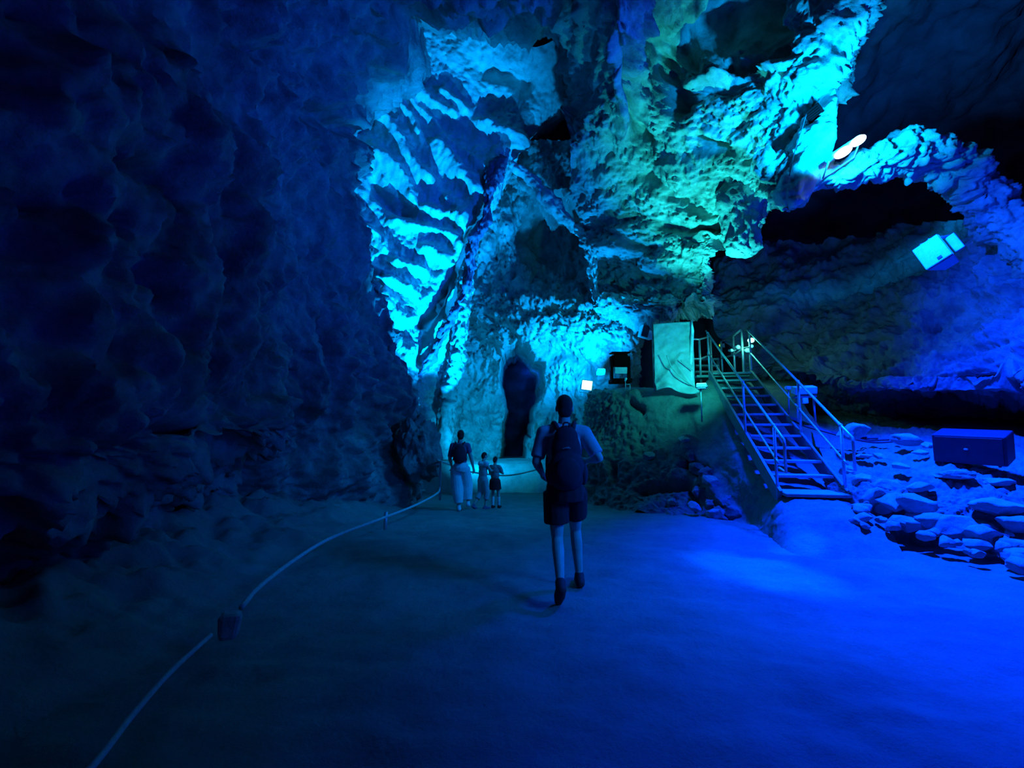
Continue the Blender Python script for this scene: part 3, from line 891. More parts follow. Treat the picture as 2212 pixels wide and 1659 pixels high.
def flood(name, label, loc, target, w_=0.3, h_=0.24, d_=0.12, body='black', face='glass', group=None, roll=0.0, cat='floodlight'):
    """a flood light: housing, face, yoke, pointing at target"""
    q = (Vector(target) - Vector(loc)).to_track_quat('-Y', 'Z')
    t = thing(name, label, cat, tuple(loc), group=group)
    t.rotation_euler = (q.to_matrix() @ Euler((0, roll, 0)).to_matrix()).to_euler()
    bm = bmesh.new()
    box(bm, w_, d_, h_, (0, d_ * 0.2, 0), (0, 0, 0), 0.012)
    for k in range(5):
        box(bm, w_ * 0.8, 0.03, 0.008, (0, d_ * 0.75, -h_ * 0.3 + k * h_ * 0.15))
    obj('housing', bm, M[body], t)
    bm = bmesh.new()
    box(bm, w_ * 0.88, 0.012, h_ * 0.86, (0, -d_ * 0.31, 0), (0, 0, 0), 0.004)
    obj('lamp_face', bm, M[face], t)
    bm = bmesh.new()
    s = w_ / 2 + 0.015
    tube(bm, [(-s, 0.02, 0), (-s, 0.02, -h_ * 0.75), (s, 0.02, -h_ * 0.75), (s, 0.02, 0)], 0.01, 6)
    obj('yoke', bm, M['steel'], t, True)
    return t


p = at(1836, 316, 6.95)
# the long bright flood on the arch, seen edge on
fl = thing('flood_light', 'glaring white-blue flood light clamped on the rock arch', 'floodlight', tuple(p))
d_ax = (Vector(at(1880, 288, 6.9)) - Vector(at(1795, 345, 6.9))).normalized()
fl.rotation_euler = d_ax.to_track_quat('X', 'Z').to_euler()
bm = bmesh.new()
box(bm, 0.62, 0.2, 0.1, (0, 0.12, 0.03), (0, 0, 0), 0.03)
obj('housing', bm, M['stringer'], fl)
for k, (cx_, sx) in enumerate(((-0.15, 0.34), (0.17, 0.3))):
    bm = bmesh.new()
    bmesh.ops.create_uvsphere(bm, u_segments=20, v_segments=12, radius=0.5, matrix=Matrix.Translation((cx_, 0.0, -0.02 + 0.02 * k)) @ Matrix.Diagonal((sx, 0.1, 0.14, 1)))
    obj('lamp_face', bm, M['lens_blue'], fl, True)
bm = bmesh.new()
tube(bm, [(-0.33, 0.12, 0), (-0.33, 0.4, -0.15), (0.33, 0.4, -0.15), (0.33, 0.12, 0)], 0.015, 6)
obj('yoke', bm, M['steel'], fl, True)

flood('flood_light', 'black flood light seen from behind on the bright rock wedge', at(1760, 246, 7.6), tuple(at(1790, 180, 12)), 0.25, 0.25, 0.1, 'matte_black', roll=0.4)
flood('flood_light', 'white glowing flood light tilted on the edge of the mound', at(1268, 832, 11.4), tuple(at(1200, 900, 4.0)), 0.28, 0.26, 0.1, 'white', 'lens_cyan', roll=0.15)
flood('flood_light', 'small bright flood light low beside the black stage light', at(1299, 802, 11.9), tuple(at(1280, 690, 13.2)), 0.2, 0.14, 0.1, 'white', 'lens_cyan')
gf = flood('flood_light', 'small green flood light on a short leg before the hung sheet', at(1515, 832, 9.4), tuple(at(1500, 500, 9.8)), 0.2, 0.14, 0.08, 'white', 'lens_green')
mw = Matrix.LocRotScale(gf.location, gf.rotation_euler, None)
foot = mw.inverted() @ (gf.location + Vector((0, 0.05, -0.75)))
bm = bmesh.new()
tube(bm, [mw.inverted() @ (gf.location + Vector((0, 0.04, -0.08))), foot], 0.014, 8)
obj('leg', bm, M['steel'], gf, True)
flood('flood_light', 'added cyan uplight standing on the ground at the foot of the fluted rock', tuple(at(985, 1012, 10.95)), tuple(at(930, 440, 12.4)), 0.2, 0.16, 0.1, 'black', 'glass')  # fixture added for the unseen uplight

# stage light on its stand
sl_o = Vector(at(1340, 828, 11.2))
sl = thing('stage_light', 'black boxy stage light standing on the crest of the mound', 'stage light', tuple(sl_o))
S = 1 / 90.0
bm = bmesh.new()
box(bm, 0.5, 0.4, 0.1, (0, 0, 0.05), (0, 0, 0), 0.015)
obj('base', bm, M['matte_black'], sl)
for sx in (-1, 1):
    bm = bmesh.new()
    box(bm, 0.06, 0.16, 0.56, (sx * 0.21, 0, 0.38), (0, 0, 0), 0.012)
    obj('yoke_arm', bm, M['matte_black'], sl)
bm = bmesh.new()
box(bm, 0.34, 0.34, 0.3, (0, 0.02, 0.56), (0.12, 0, 0), 0.03)
hd = obj('lamp_head', bm, M['matte_black'], sl)
bm = bmesh.new()
box(bm, 0.3, 0.02, 0.16, (0.0, -0.1, 0.3), (0.3, 0, 0), 0.01)
o = obj('reflector', bm, M['white'], sl)
o['label'] = 'pale reflector under the head'
bm = bmesh.new()
box(bm, 0.44, 0.36, 0.03, (0, 0, 0.745), (0.06, 0, 0), 0.008)
obj('hood', bm, M['matte_black'], sl)

# little tubular stand on the mound
so = Vector(at(1356, 842, 10.8))
sd = thing('lamp_stand', 'thin metal stand with a small spot on the mound before the stage light', 'stand', tuple(so))
bm = bmesh.new()
for a, b2 in (((-0.05, 0, 0), (-0.05, 0, 0.2)), ((0.06, 0.02, 0), (0.06, 0.02, 0.13)), ((-0.05, 0, 0.13), (0.06, 0.02, 0.13))):
    tube(bm, [a, b2], 0.01, 6)
obj('frame', bm, M['steel'], sd, True)
bm = bmesh.new()
tube(bm, [(-0.06, 0, 0.2), (-0.04, -0.02, 0.26), (-0.02, -0.03, 0.27)], [0.02, 0.03, 0.02], 8)
obj('spot_head', bm, M['white'], sd, True)

# tilted panel speaker behind the sheet
ps = thing('speaker', 'flat pale speaker tilted under the ceiling left of the hung sheet', 'speaker', tuple(at(1396, 718, 12.0)), (0.1, 0.25, 0.2))
bm = bmesh.new()
box(bm, 0.34, 0.2, 0.32, (0, 0, 0), (0, 0, 0), 0.012)
obj('cabinet', bm, M['white'], ps)
bm = bmesh.new()
box(bm, 0.18, 0.012, 0.3, (-0.07, -0.106, 0))
obj('grille', bm, M['case'], ps)


# white speaker on the right wall
sp = thing('speaker', 'white boxy speaker hung at an angle on the dark right wall', 'speaker', tuple(at(2013, 545, 6.9)))
sp.rotation_euler = (Euler((0, 0, math.radians(-66))).to_matrix() @ Euler((math.radians(-4), 0, 0)).to_matrix() @ Euler((0, math.radians(-24), 0)).to_matrix()).to_euler()
bm = bmesh.new()
box(bm, 0.36, 0.03, 0.42, (0, 0, 0), (0, 0, 0), 0.012)
gr = obj('grille', bm, M['grille'], sp)
bm = bmesh.new()
box(bm, 0.06, 0.012, 0.04, (0.04, -0.018, -0.15))
obj('badge', bm, M['case'], gr)
bm = bmesh.new()
r = bmesh.ops.create_cube(bm, size=1)
for vtx in r['verts']:
    k = 0.55 if vtx.co.y > 0 else 1.0
    vtx.co = Vector((vtx.co.x * 0.37 * k, 0.015 + (vtx.co.y + 0.5) * 0.4, vtx.co.z * 0.43 * (0.8 if vtx.co.y > 0 else 1)))
bmesh.ops.bevel(bm, geom=list(bm.edges), offset=0.012, segments=2, affect='EDGES')
obj('cabinet', bm, M['grille'], sp)
bm = bmesh.new()
tube(bm, [(0.0, 0.12, 0.215), (0.02, 0.2, 0.33), (0.2, 0.42, 0.3)], 0.014, 6)
tube(bm, [(-0.09, 0.12, 0.215), (-0.1, 0.2, 0.33), (0.2, 0.42, 0.3)], 0.014, 6)
br = obj('bracket', bm, M['steel'], sp, True)
bm = bmesh.new()
box(bm, 0.13, 0.04, 0.3, (0.2, 0.4, 0.14), (0, 0, 0), 0.01)
obj('wall_plate', bm, M['stringer'], sp)

# dark equipment case on the terrace
ec = thing('speaker_case', 'large dark violet speaker case lying on the rubble terrace', 'speaker case', tuple(at(2094, 1006, 6.75)), (math.radians(0), 0, 0))
ec.rotation_euler = (Euler((0, 0, math.radians(-56))).to_matrix() @ Euler((math.radians(11), math.radians(3), 0)).to_matrix()).to_euler()
bm = bmesh.new()
box(bm, 0.78, 0.5, 0.42, (0, 0.25, 0.23), (0, 0, 0), 0.02)
obj('cabinet', bm, M['case'], ec)
bm = bmesh.new()
box(bm, 0.71, 0.012, 0.36, (0, -0.004, 0.23), (0, 0, 0), 0.004)
g = obj('front_grille', bm, M['case'], ec)
bm = bmesh.new()
bmesh.ops.create_uvsphere(bm, u_segments=16, v_segments=8, radius=0.5, matrix=Matrix.Translation((-0.02, -0.012, 0.24)) @ Matrix.Diagonal((0.05, 0.01, 0.03, 1)))
obj('badge', bm, M['grille'], g, True)
for sx in (-1, 1):
    bm = bmesh.new()
    box(bm, 0.03, 0.42, 0.03, (sx * 0.3, 0.25, 0.01))
    obj('foot', bm, M['black'], ec)

# pale flood boxes by the stair rail
bxo = thing('lamp_box', 'pale oblong lamp box on a bracket right of the stair rail', 'lamp', tuple(at(1737, 846, 8.4)), (0.0, -0.04, -0.2))
bm = bmesh.new()
box(bm, 0.37, 0.2, 0.13, (0, 0, 0.03), (0.25, 0, 0), 0.015)
obj('housing', bm, M['white'], bxo)
bm = bmesh.new()
box(bm, 0.36, 0.16, 0.05, (0, 0.02, -0.09), (0, 0, 0), 0.01)
obj('tray', bm, M['stringer'], bxo)
for sx in (-0.13, 0.15):
    bm = bmesh.new()
    tube(bm, [(sx, 0.02, -0.08), (sx, 0.05, -0.55)], 0.018, 6)
    obj('leg', bm, M['steel'], bxo, True)
bm = bmesh.new()
box(bm, 0.09, 0.08, 0.1, (-0.02, -0.04, -0.17), (0, 0, 0), 0.01)
obj('ballast', bm, M['white'], bxo)
b3 = thing('lamp_box', 'small pale lamp box behind the middle right stair post', 'lamp', tuple(at(1703, 838, 8.9)))
bm = bmesh.new()
box(bm, 0.1, 0.1, 0.06, (0, 0, 0), (0, 0.1, 0), 0.01)
obj('housing', bm, M['white'], b3)
bm = bmesh.new()
tube(bm, [(0, 0, 0), (0, 0.03, -0.5)], 0.014, 6)
obj('leg', bm, M['steel'], b3, True)

# cluster of small spots on a pole at the head of the stairs
co = Vector(at(1620, 800, 11.2))
cl = thing('spotlight_pole', 'pole of small bright spot heads at the head of the stairs', 'spotlights', tuple(co))
bm = bmesh.new()
tube(bm, [(0.02, 0, -0.1), (0.02, 0, 0.72)], 0.025, 8)
obj('pole', bm, M['steel'], cl, True)
rg = random.Random(3)
for (x, y, r_) in ((1624, 735, 0.06), (1624, 748, 0.045), (1614, 757, 0.06), (1594, 750, 0.055), (1580, 757, 0.04)):
    bm = bmesh.new()
    q = Vector(at(x, y, 11.1)) - co
    bmesh.ops.create_uvsphere(bm, u_segments=12, v_segments=8, radius=r_, matrix=Matrix.Translation(q))
    tube(bm, [q, q + Vector((0, 0.12, 0.02))], r_ * 0.8, 8)
    hd_ = obj('spot_head', bm, M['lens_green'] if y == 735 else M['white'], cl, True)
bm = bmesh.new()
tube(bm, [Vector(at(1578, 760, 11.15)) - co, Vector(at(1600, 752, 11.15)) - co, Vector(at(1626, 748, 11.15)) - co], 0.014, 6)
obj('crossbar', bm, M['steel'], cl, True)
# small indicator lamp in the dark behind the landing
il = thing('indicator_lamp', 'tiny yellow-green indicator lamp in the dark behind the landing', 'lamp', tuple(at(1556, 746, 12.6)))
bm = bmesh.new()
box(bm, 0.14, 0.08, 0.12, (0.06, 0.05, 0), (0, 0, 0), 0.01)
obj('housing', bm, M['stringer'], il)
bm = bmesh.new()
bmesh.ops.create_uvsphere(bm, u_segments=10, v_segments=6, radius=0.035, matrix=Matrix.Translation((0, 0, 0)))
obj('bulb', bm, M['led'], il, True)

# cables drooping right of the stairs
for k in range(7):
    bm = bmesh.new()
    a = 0.12 * k
    pts = [at(1628 + 3 * k, 812 + 3 * k, 10.9 - a), at(1660 + 8 * k, 880 + 4 * k, 9.6 - a), at(1720 + 12 * k, 905 + 5 * k, 8.9 - a), at(1760 + 20 * k, 925 + 5 * k, 8.4 - 0.3 * a), at(1800 + 24 * k, 935 + 3 * k, 8.2)]
    tube(bm, curve_pts(pts, 30), 0.016, 6)
    tag(obj('cable', bm, M['cable'], None, True), 'dark cable in the bundle drooping beside the right stringer of the staircase', 'cable', 'cable bundle right of the stairs')
# wires on the rock wedge
bm = bmesh.new()
tube(bm, curve_pts([at(1742, 246, 7.3), at(1732, 280, 7.35), at(1716, 330, 7.4), at(1705, 380, 7.5)], 20), 0.008, 6)
tag(obj('cable', bm, M['cable'], None, True), 'thin black wire running down the bright rock wedge from the flood light', 'cable')

# ------------------------------------------------------------------ rope along the path
gz = lambda x, y: float(floor_z(np.array([x]), np.array([y]))[0])


def rope(label, pts, r=0.018):
    bm = bmesh.new()
    tube(bm, curve_pts(pts, 60), r, 8)
    return tag(obj('rope', bm, M['rope'], None, True), label, 'rope')


rope('near pale guide rope running to the bottom edge beside the dark path', [at(60, 1800, 1.55), at(200, 1655, 1.8), at(290, 1540, 2.15), at(370, 1450, 2.5), at(455, 1372, 2.9)], 0.014)
rope('long pale guide rope curving along the foot of the left wall', [at(522, 1312, 3.3), at(560, 1268, 3.7), at(640, 1207, 4.5), at(720, 1160, 5.4), at(830, 1118, 6.8), at(900, 1090, 8.1), at(945, 1065, 9.2), at(950, 1050, 9.8)], 0.019)
rope('upper guide rope sagging behind the woman towards the back', [at(944, 993, 9.9), at(970, 1003, 10.3), at(1010, 1018, 10.9), at(1080, 1027, 11.6), at(1120, 1024, 11.8), at(1165, 1013, 12.0)], 0.018)
for k, (x, y, Y, hh, lb) in enumerate(((495, 1372, 3.15, 0.16, 'squat stone stake between the near and the long guide rope'),
                                       (832, 1136, 6.9, 0.2, 'low stake holding the middle of the long guide rope'),
                                       (950, 1075, 9.7, 0.75, 'rope stake at the far bend beside the woman'))):
    p0 = Vector(at(x, y, Y))
    bm = bmesh.new()
    if k == 0:
        box(bm, 0.13, 0.12, hh, (0, 0, hh / 2 - 0.02), (0, 0, 0.3), 0.03)
        for v_ in bm.verts: v_.co += Vector((perlin(np.array([v_.co[:]]) * 6)[0] * 0.03, 0, 0))
    else:
        tube(bm, [(0, 0, -0.05), (0.01, 0, hh)], 0.025, 8)
    o = tag(obj('rope_stake', bm, M['stone'] if k == 0 else M['steel'], None, k > 0), lb, 'stake')
    o.location = p0

# pale ledge at the mouth of the passage
lo = at(1100, 1025, 12.6)
nu, nv = 80, 24
u, v = np.meshgrid(np.linspace(0, 1, nu), np.linspace(0, 1, nv), indexing='ij')
prf = np.array([[0, 0.0, -0.5], [0, 0.02, -0.02], [0, 0.15, 0.2], [0, 0.5, 0.32], [0, 1.3, 0.36]])
pr = cr1(prf, nv)
P = np.zeros((nu, nv, 3))
P[..., 0] = -3.4 + 4.8 * u
P += pr[None]
P = P.reshape(-1, 3) + lo
P[:, 1] += 0.1 * np.sin(P[:, 0] * 1.7)
P[:, 2] += 0.02 * fbm(P * np.array((1, 5, 5)), 3)
o = grid_mesh('trim_1', P, nu, nv, M['rock_pale'])
tag(o, 'pale smooth stone ledge at the mouth of the passage', 'ledge', kind='structure')


# ------------------------------------------------------------------ boulders
def boulder(label, loc, size, seed, rot=0.0, material='stone', group=None, sub=4, crag=0.07):
    bm = bmesh.new()
    bmesh.ops.create_icosphere(bm, subdivisions=sub, radius=1.0)
    me = bpy.data.meshes.new('boulder')
    bm.to_mesh(me)
    bm.free()
    n = len(me.vertices)
    co = np.zeros(n * 3, dtype=np.float32)
    me.vertices.foreach_get('co', co)
    co = co.reshape(-1, 3).astype(float)
    rr = np.random.RandomState(seed)
    # split faces: the rock is cut by a dozen random planes
    for k in range(16):
        nrm = rr.normal(size=3)
        nrm /= np.linalg.norm(nrm)
        dcut = 0.5 + 0.32 * rr.rand()
        over = np.maximum(co @ nrm - dcut, 0)
        co -= over[:, None] * nrm * 0.96
    co *= (1 + crag * fbm(co * 1.8 + seed, 4)[:, None])
    co *= np.array(size) / 2 / np.abs(co).max(0)
    me.vertices.foreach_set('co', co.astype(np.float32).ravel())
    o = link('boulder', me, M[material])
    o.location = loc
    o.rotation_euler = (0, 0, rot)
    return tag(o, label, 'boulder', group)


NB = [  # px, py (centre), Y, w, d, h, label
    (1840, 936, 7.8, 0.52, 0.5, 0.36, 'pale rounded boulder just right of the lowest stair post'),
    (1952, 950, 7.9, 0.5, 0.4, 0.22, 'flat-topped pale boulder on the terrace near the dark void'),
    (2003, 962, 7.5, 0.22, 0.2, 0.12, 'small light stone beside the left end of the speaker case'),
    (1985, 977, 7.3, 0.24, 0.2, 0.1, 'low pale stone in front of the left end of the speaker case'),
    (1942, 1006, 6.9, 0.24, 0.2, 0.1, 'small flat stone alone on the smooth terrace earth'),
    (1866, 984, 7.5, 0.22, 0.2, 0.08, 'thin flat stone lying below the pale rounded boulder'),
    (1900, 985, 7.4, 0.2, 0.2, 0.1, 'small rough stone near the middle of the terrace'),
    (2165, 1098, 5.95, 0.85, 0.5, 0.26, 'long slab with a bright upper edge below the speaker case'),
    (2060, 1025, 6.6, 0.42, 0.35, 0.14, 'low broken slab below the speaker case front'),
    (2150, 1040, 6.5, 0.5, 0.35, 0.14, 'broad half-buried slab under the right end of the speaker case'),
    (1858, 1040, 6.95, 0.4, 0.34, 0.24, 'rough stone at the top of the dry-stone edge by the stairs'),
    (1888, 1078, 6.6, 0.3, 0.34, 0.36, 'upright wedge-shaped stone in the dry-stone edge near the stairs'),
    (1832, 1018, 7.3, 0.26, 0.26, 0.2, 'stone beside the lowest right stair post'),
    (1925, 1086, 6.4, 0.38, 0.34, 0.28, 'squarish block in the lower course of the dry-stone edge'),
    (1978, 1090, 6.2, 0.5, 0.34, 0.3, 'large knobbly block in the middle of the dry-stone edge'),
    (1955, 1130, 6.05, 0.36, 0.26, 0.2, 'low block on the path side of the dry-stone edge'),
    (2010, 1130, 5.95, 0.42, 0.3, 0.26, 'angular block leaning out over the path'),
    (2065, 1132, 5.8, 0.48, 0.36, 0.34, 'biggest dark block at the right of the dry-stone edge'),
    (2120, 1160, 5.6, 0.46, 0.34, 0.3, 'dark block next to the right frame edge by the path'),
    (2180, 1180, 5.45, 0.4, 0.34, 0.28, 'last block of the dry-stone edge at the frame edge'),
    (2200, 1130, 5.7, 0.4, 0.3, 0.24, 'block resting above the last stone at the frame edge'),
    (1915, 1047, 6.8, 0.5, 0.3, 0.2, 'long slab capping the dry-stone edge'),
    (1990, 1052, 6.5, 0.44, 0.3, 0.16, 'flat slab set back above the large knobbly block'),
]
for k, (x, y, Y, a, b2, c, lb) in enumerate(NB):
    boulder(lb, tuple(at(x, y, Y)), (a, b2, c), 100 + k, rot=0.3 * ((k * 7) % 5 - 2) * 0.3)
# loose small rubble filling the dry-stone edge
rg = random.Random(11)
for k in range(44):
    t = rg.random() * 1.0
    x = 1830 + 380 * t
    y = 1080 + 100 * t + rg.uniform(-36, 46)
    Y = 6.85 - 1.35 * t - (y - 1070 - 100 * t) * 0.012
    s_ = rg.uniform(0.1, 0.24)
    boulder('rough rubble stone filling a gap in the dry-stone edge of the path', tuple(at(x, y, Y)), (s_ * 1.3, s_, s_ * 0.8), 300 + k, rg.random() * 3, group='rubble stones in the dry-stone edge', sub=3)
boulder('big black boulder hiding the added uplight at the foot of the fluted rock', tuple(at(905, 985, 10.2)), (1.05, 0.9, 1.9), 401, 0.4, 'rock_dark', sub=6, crag=0.3)
MB = [(1545, 1108, 8.0, 0.34, 'dark stone at the toe of the mound nearest the steps'), (1500, 1095, 8.4, 0.3, 'stone at the toe of the mound in the middle of its front'),
      (1452, 1085, 8.9, 0.24, 'small stone at the foot of the rubbly flank'), (1400, 985, 9.95, 0.3, 'pale crumbling stone halfway up the rubbly flank'),
      (1480, 950, 9.55, 0.36, 'jagged dark stone where rubbly flank meets smooth slope'), (1535, 1040, 8.65, 0.36, 'dark jagged stone low on the crest line of the flank')]
for k, (x, y, Y, s_, lb) in enumerate(MB):
    boulder(lb, tuple(at(x, y, Y + 0.14)), (s_, s_ * 0.8, s_ * 0.7), 500 + k, k, 'stone')
for k, (x, y, Y) in enumerate([(1478, 960, 9.75), (1490, 985, 9.5), (1505, 1010, 9.25), (1527, 1028, 9.0), (1545, 1052, 8.65), (1562, 1082, 8.35), (1578, 1102, 8.2),
                               (1592, 1116, 8.05), (1535, 1090, 8.45), (1510, 1060, 8.9), (1470, 1000, 9.65), (1555, 1116, 8.2)]):
    s_ = 0.26 + 0.05 * ((k * 5) % 4)
    boulder('dark jagged stone along the ridge of the mound beside its smooth slope', tuple(at(x, y, Y)), (s_, s_ * 0.8, s_ * 0.9), 600 + k, k * 1.3, 'rock_dark',
            'jagged stones along the mound ridge', crag=0.25)


# ------------------------------------------------------------------ people
def blob(name, prims, voxel, material, parent, smooth=6, cuts=()):
    """one continuous surface grown from tapered limbs and rounded masses"""
    bm = bmesh.new()
    for p in prims:
        if p[0] == 'e':
            _, c, r, *rot = p
            mt = Matrix.Translation(c) @ (Euler(rot[0]).to_matrix().to_4x4() if rot else Matrix()) @ Matrix.Diagonal((*r, 1))
            bmesh.ops.create_uvsphere(bm, u_segments=20, v_segments=14, radius=1, matrix=mt)
        else:
            pts, rs = p[1], p[2]
            tube(bm, pts, rs, 14)
            if p[0] == 'c':
                for q, r in zip(pts, rs):
                    bmesh.ops.create_uvsphere(bm, u_segments=14, v_segments=10, radius=r, matrix=Matrix.Translation(q))
    bmesh.ops.recalc_face_normals(bm, faces=bm.faces)
    me = bpy.data.meshes.new(name)
    bm.to_mesh(me)
    bm.free()
    tmp = bpy.data.objects.new('tmp', me)
    C.objects.link(tmp)
    m = tmp.modifiers.new('r', 'REMESH')
    m.mode = 'VOXEL'
    m.voxel_size = voxel
    if smooth:
        m = tmp.modifiers.new('s', 'SMOOTH')
        m.factor = 0.5
        m.iterations = smooth
    dg = bpy.context.evaluated_depsgraph_get()
    me2 = bpy.data.meshes.new_from_object(tmp.evaluated_get(dg))
    bpy.data.objects.remove(tmp)
    me2.name = name
    return link(name, me2, material, parent)


def lerp(a, b, t):
    return tuple(a[i] + (b[i] - a[i]) * t for i in range(3))


def hand(wrist, d, palm_n, s, curl=0.6, thumb_side=1):
    """palm, five bent fingers and a thumb from the side of the palm"""
    d = Vector(d).normalized()
    n = Vector(palm_n)
    n = (n - d * n.dot(d)).normalized()
    side = d.cross(n) * thumb_side
    W = Vector(wrist)
    pr = [('c', [W, W + d * 0.05 * s, W + d * 0.085 * s], [0.024 * s, 0.03 * s, 0.028 * s])]
    for k, (o, L) in enumerate(((0.03, 0.072), (0.01, 0.082), (-0.011, 0.076), (-0.03, 0.058))):
        b = W + d * 0.085 * s + side * o * s
        a1 = (d * math.cos(curl * 0.6) + n * math.sin(curl * 0.6))
        a2 = (d * math.cos(curl * 1.6) + n * math.sin(curl * 1.6))
        p1 = b + a1 * L * 0.5 * s
        p2 = p1 + a2 * L * 0.5 * s
        pr.append(('c', [b, p1, p2], [0.0095 * s, 0.009 * s, 0.0075 * s]))
    b = W + d * 0.03 * s + side * 0.026 * s
    p1 = b + (d * 0.7 + side * 0.6 + n * 0.3).normalized() * 0.035 * s
    p2 = p1 + (d * 0.9 + side * 0.1 + n * 0.4).normalized() * 0.03 * s
    pr.append(('c', [b, p1, p2], [0.012 * s, 0.0105 * s, 0.0085 * s]))
    return pr


def figure(label, loc, yaw_, s, J, voxel, skin='skin', curl=0.7):
    """J: joints in metres for a 1.8 m body, scaled by s; facing +y"""
    root = thing('person', label, 'person', loc, (0, 0, yaw_))
    q = {k: tuple(c * s for c in v) for k, v in J.items()}
    hd = Vector(q['head'])
    look = Vector(J.get('look', (0, 1, 0))).normalized()
    up = Vector((0, 0, 1))
    rt = look.cross(up).normalized()
    up = rt.cross(look)
    ch, pv, nk = q['chest'], q['pelvis'], q['neck']
    R = Matrix((rt, look, up)).transposed()
    he = R.to_euler()
    pr = [
        ('e', ch, (0.155 * s, 0.105 * s, 0.2 * s)),
        ('e', lerp(ch, pv, 0.55), (0.135 * s, 0.095 * s, 0.18 * s)),
        ('e', pv, (0.155 * s, 0.11 * s, 0.12 * s)),
        ('c', [nk, lerp(nk, tuple(hd), 0.6)], [0.06 * s, 0.053 * s]),
        ('e', tuple(hd + up * 0.02 * s), (0.074 * s, 0.094 * s, 0.1 * s), he),
        ('e', tuple(hd - up * 0.045 * s + look * 0.022 * s), (0.055 * s, 0.068 * s, 0.066 * s), he),
        ('c', [tuple(hd + look * 0.092 * s + up * 0.01 * s), tuple(hd + look * 0.108 * s - up * 0.02 * s)], [0.01 * s, 0.015 * s]),
        ('e', tuple(hd + look * 0.085 * s - up * 0.055 * s), (0.024 * s, 0.012 * s, 0.009 * s), he),
    ]
    for sg in (-1, 1):
        pr.append(('e', tuple(hd + rt * sg * 0.076 * s - up * 0.005 * s - look * 0.01 * s), (0.011 * s, 0.02 * s, 0.031 * s), he))
        pr.append(('e', tuple(hd + rt * sg * 0.03 * s + look * 0.088 * s + up * 0.014 * s), (0.013 * s, 0.01 * s, 0.009 * s), he))
    for sd in ('l', 'r'):
        sh, el, wr = q['sh_' + sd], q['el_' + sd], q['wr_' + sd]
        hp, kn, an = q['hip_' + sd], q['kn_' + sd], q['an_' + sd]
        hl, to = q['heel_' + sd], q['toe_' + sd]
        pr += [
            ('c', [lerp(nk, ch, 0.25), sh], [0.06 * s, 0.06 * s]),
            ('c', [sh, lerp(sh, el, 0.45), el], [0.056 * s, 0.05 * s, 0.04 * s]),
            ('c', [el, lerp(el, wr, 0.3), wr], [0.04 * s, 0.042 * s, 0.026 * s]),
            ('c', [hp, lerp(hp, kn, 0.4), kn], [0.09 * s, 0.078 * s, 0.054 * s]),
            ('c', [kn, lerp(kn, an, 0.3), an], [0.052 * s, 0.055 * s, 0.035 * s]),
            ('c', [an, hl], [0.035 * s, 0.032 * s]),
            ('c', [hl, lerp(hl, to, 0.6), to], [0.032 * s, 0.036 * s, 0.024 * s]),
        ]
        dv = Vector(wr) - Vector(el)
        pn = J.get('palm_' + sd, (1 if sd == 'l' else -1, 0.2, 0))
        pr += hand(wr, J.get('hand_' + sd, dv), pn, s, curl, 1 if sd == 'l' else -1)
    body = blob('body', pr, voxel, M[skin], root, 4)
    return root, q, (hd, look, up, rt, he)


def hair(root, H, s, top=1.0, back=0.0, bun=False, material='hair', voxel=0.008, length=0.0):
    hd, look, up, rt, he = H
    pr = [('e', tuple(hd + up * 0.034 * s - look * 0.014 * s), (0.08 * s, 0.094 * s, 0.097 * s), he),
          ('e', tuple(hd - look * 0.045 * s - up * 0.02 * s), (0.07 * s, 0.055 * s, 0.08 * s), he)]
    if bun:
        pr.append(('e', tuple(hd - look * 0.075 * s - up * 0.035 * s), (0.045 * s, 0.04 * s, 0.045 * s), he))
    if length:
        pr.append(('c', [tuple(hd - look * 0.06 * s), tuple(hd - look * 0.085 * s - up * length * s)], [0.06 * s, 0.03 * s]))
    return blob('hair', pr, voxel, M[material], root, 3)


def shoes(root, q, s, material, voxel=0.008, k=1.0):
    for sd in ('l', 'r'):
        hl, to, an = q['heel_' + sd], q['toe_' + sd], q['an_' + sd]
        d = (Vector(to) - Vector(hl)).normalized()
        pr = [('c', [hl, lerp(hl, to, 0.55), tuple(Vector(to) + d * 0.012 * s)], [0.045 * s * k, 0.05 * s * k, 0.036 * s * k]),
              ('c', [lerp(hl, an, 0.2), an], [0.046 * s * k, 0.046 * s * k])]
        blob('shoe', pr, voxel, M[material], root, 4)


# the walker with the backpack, striding away
man = dict(head=(0.01, 0.33, 1.695), neck=(0.005, 0.3, 1.53), chest=(0.0, 0.29, 1.33), pelvis=(0.0, 0.26, 0.96),
           sh_l=(-0.185, 0.29, 1.455), el_l=(-0.265, 0.22, 1.2), wr_l=(-0.2, 0.42, 1.08),
           sh_r=(0.185, 0.29, 1.455), el_r=(0.305, 0.2, 1.235), wr_r=(0.24, 0.44, 1.2),
           hip_l=(-0.09, 0.25, 0.93), kn_l=(-0.075, 0.27, 0.52), an_l=(-0.075, 0.03, 0.2), heel_l=(-0.075, -0.02, 0.16), toe_l=(-0.085, 0.1, 0.03),
           hip_r=(0.09, 0.27, 0.94), kn_r=(0.125, 0.53, 0.55), an_r=(0.155, 0.52, 0.12), heel_r=(0.155, 0.47, 0.06), toe_r=(0.17, 0.7, 0.055))
mp, q, H = figure('person striding away in a pale grey T-shirt and dark shorts with a big backpack', (0.486, 4.06, 0.0), 0.0, 1.0, man, 0.006)
hair(mp, H, 1.0, voxel=0.007)
ch, pv = q['chest'], q['pelvis']
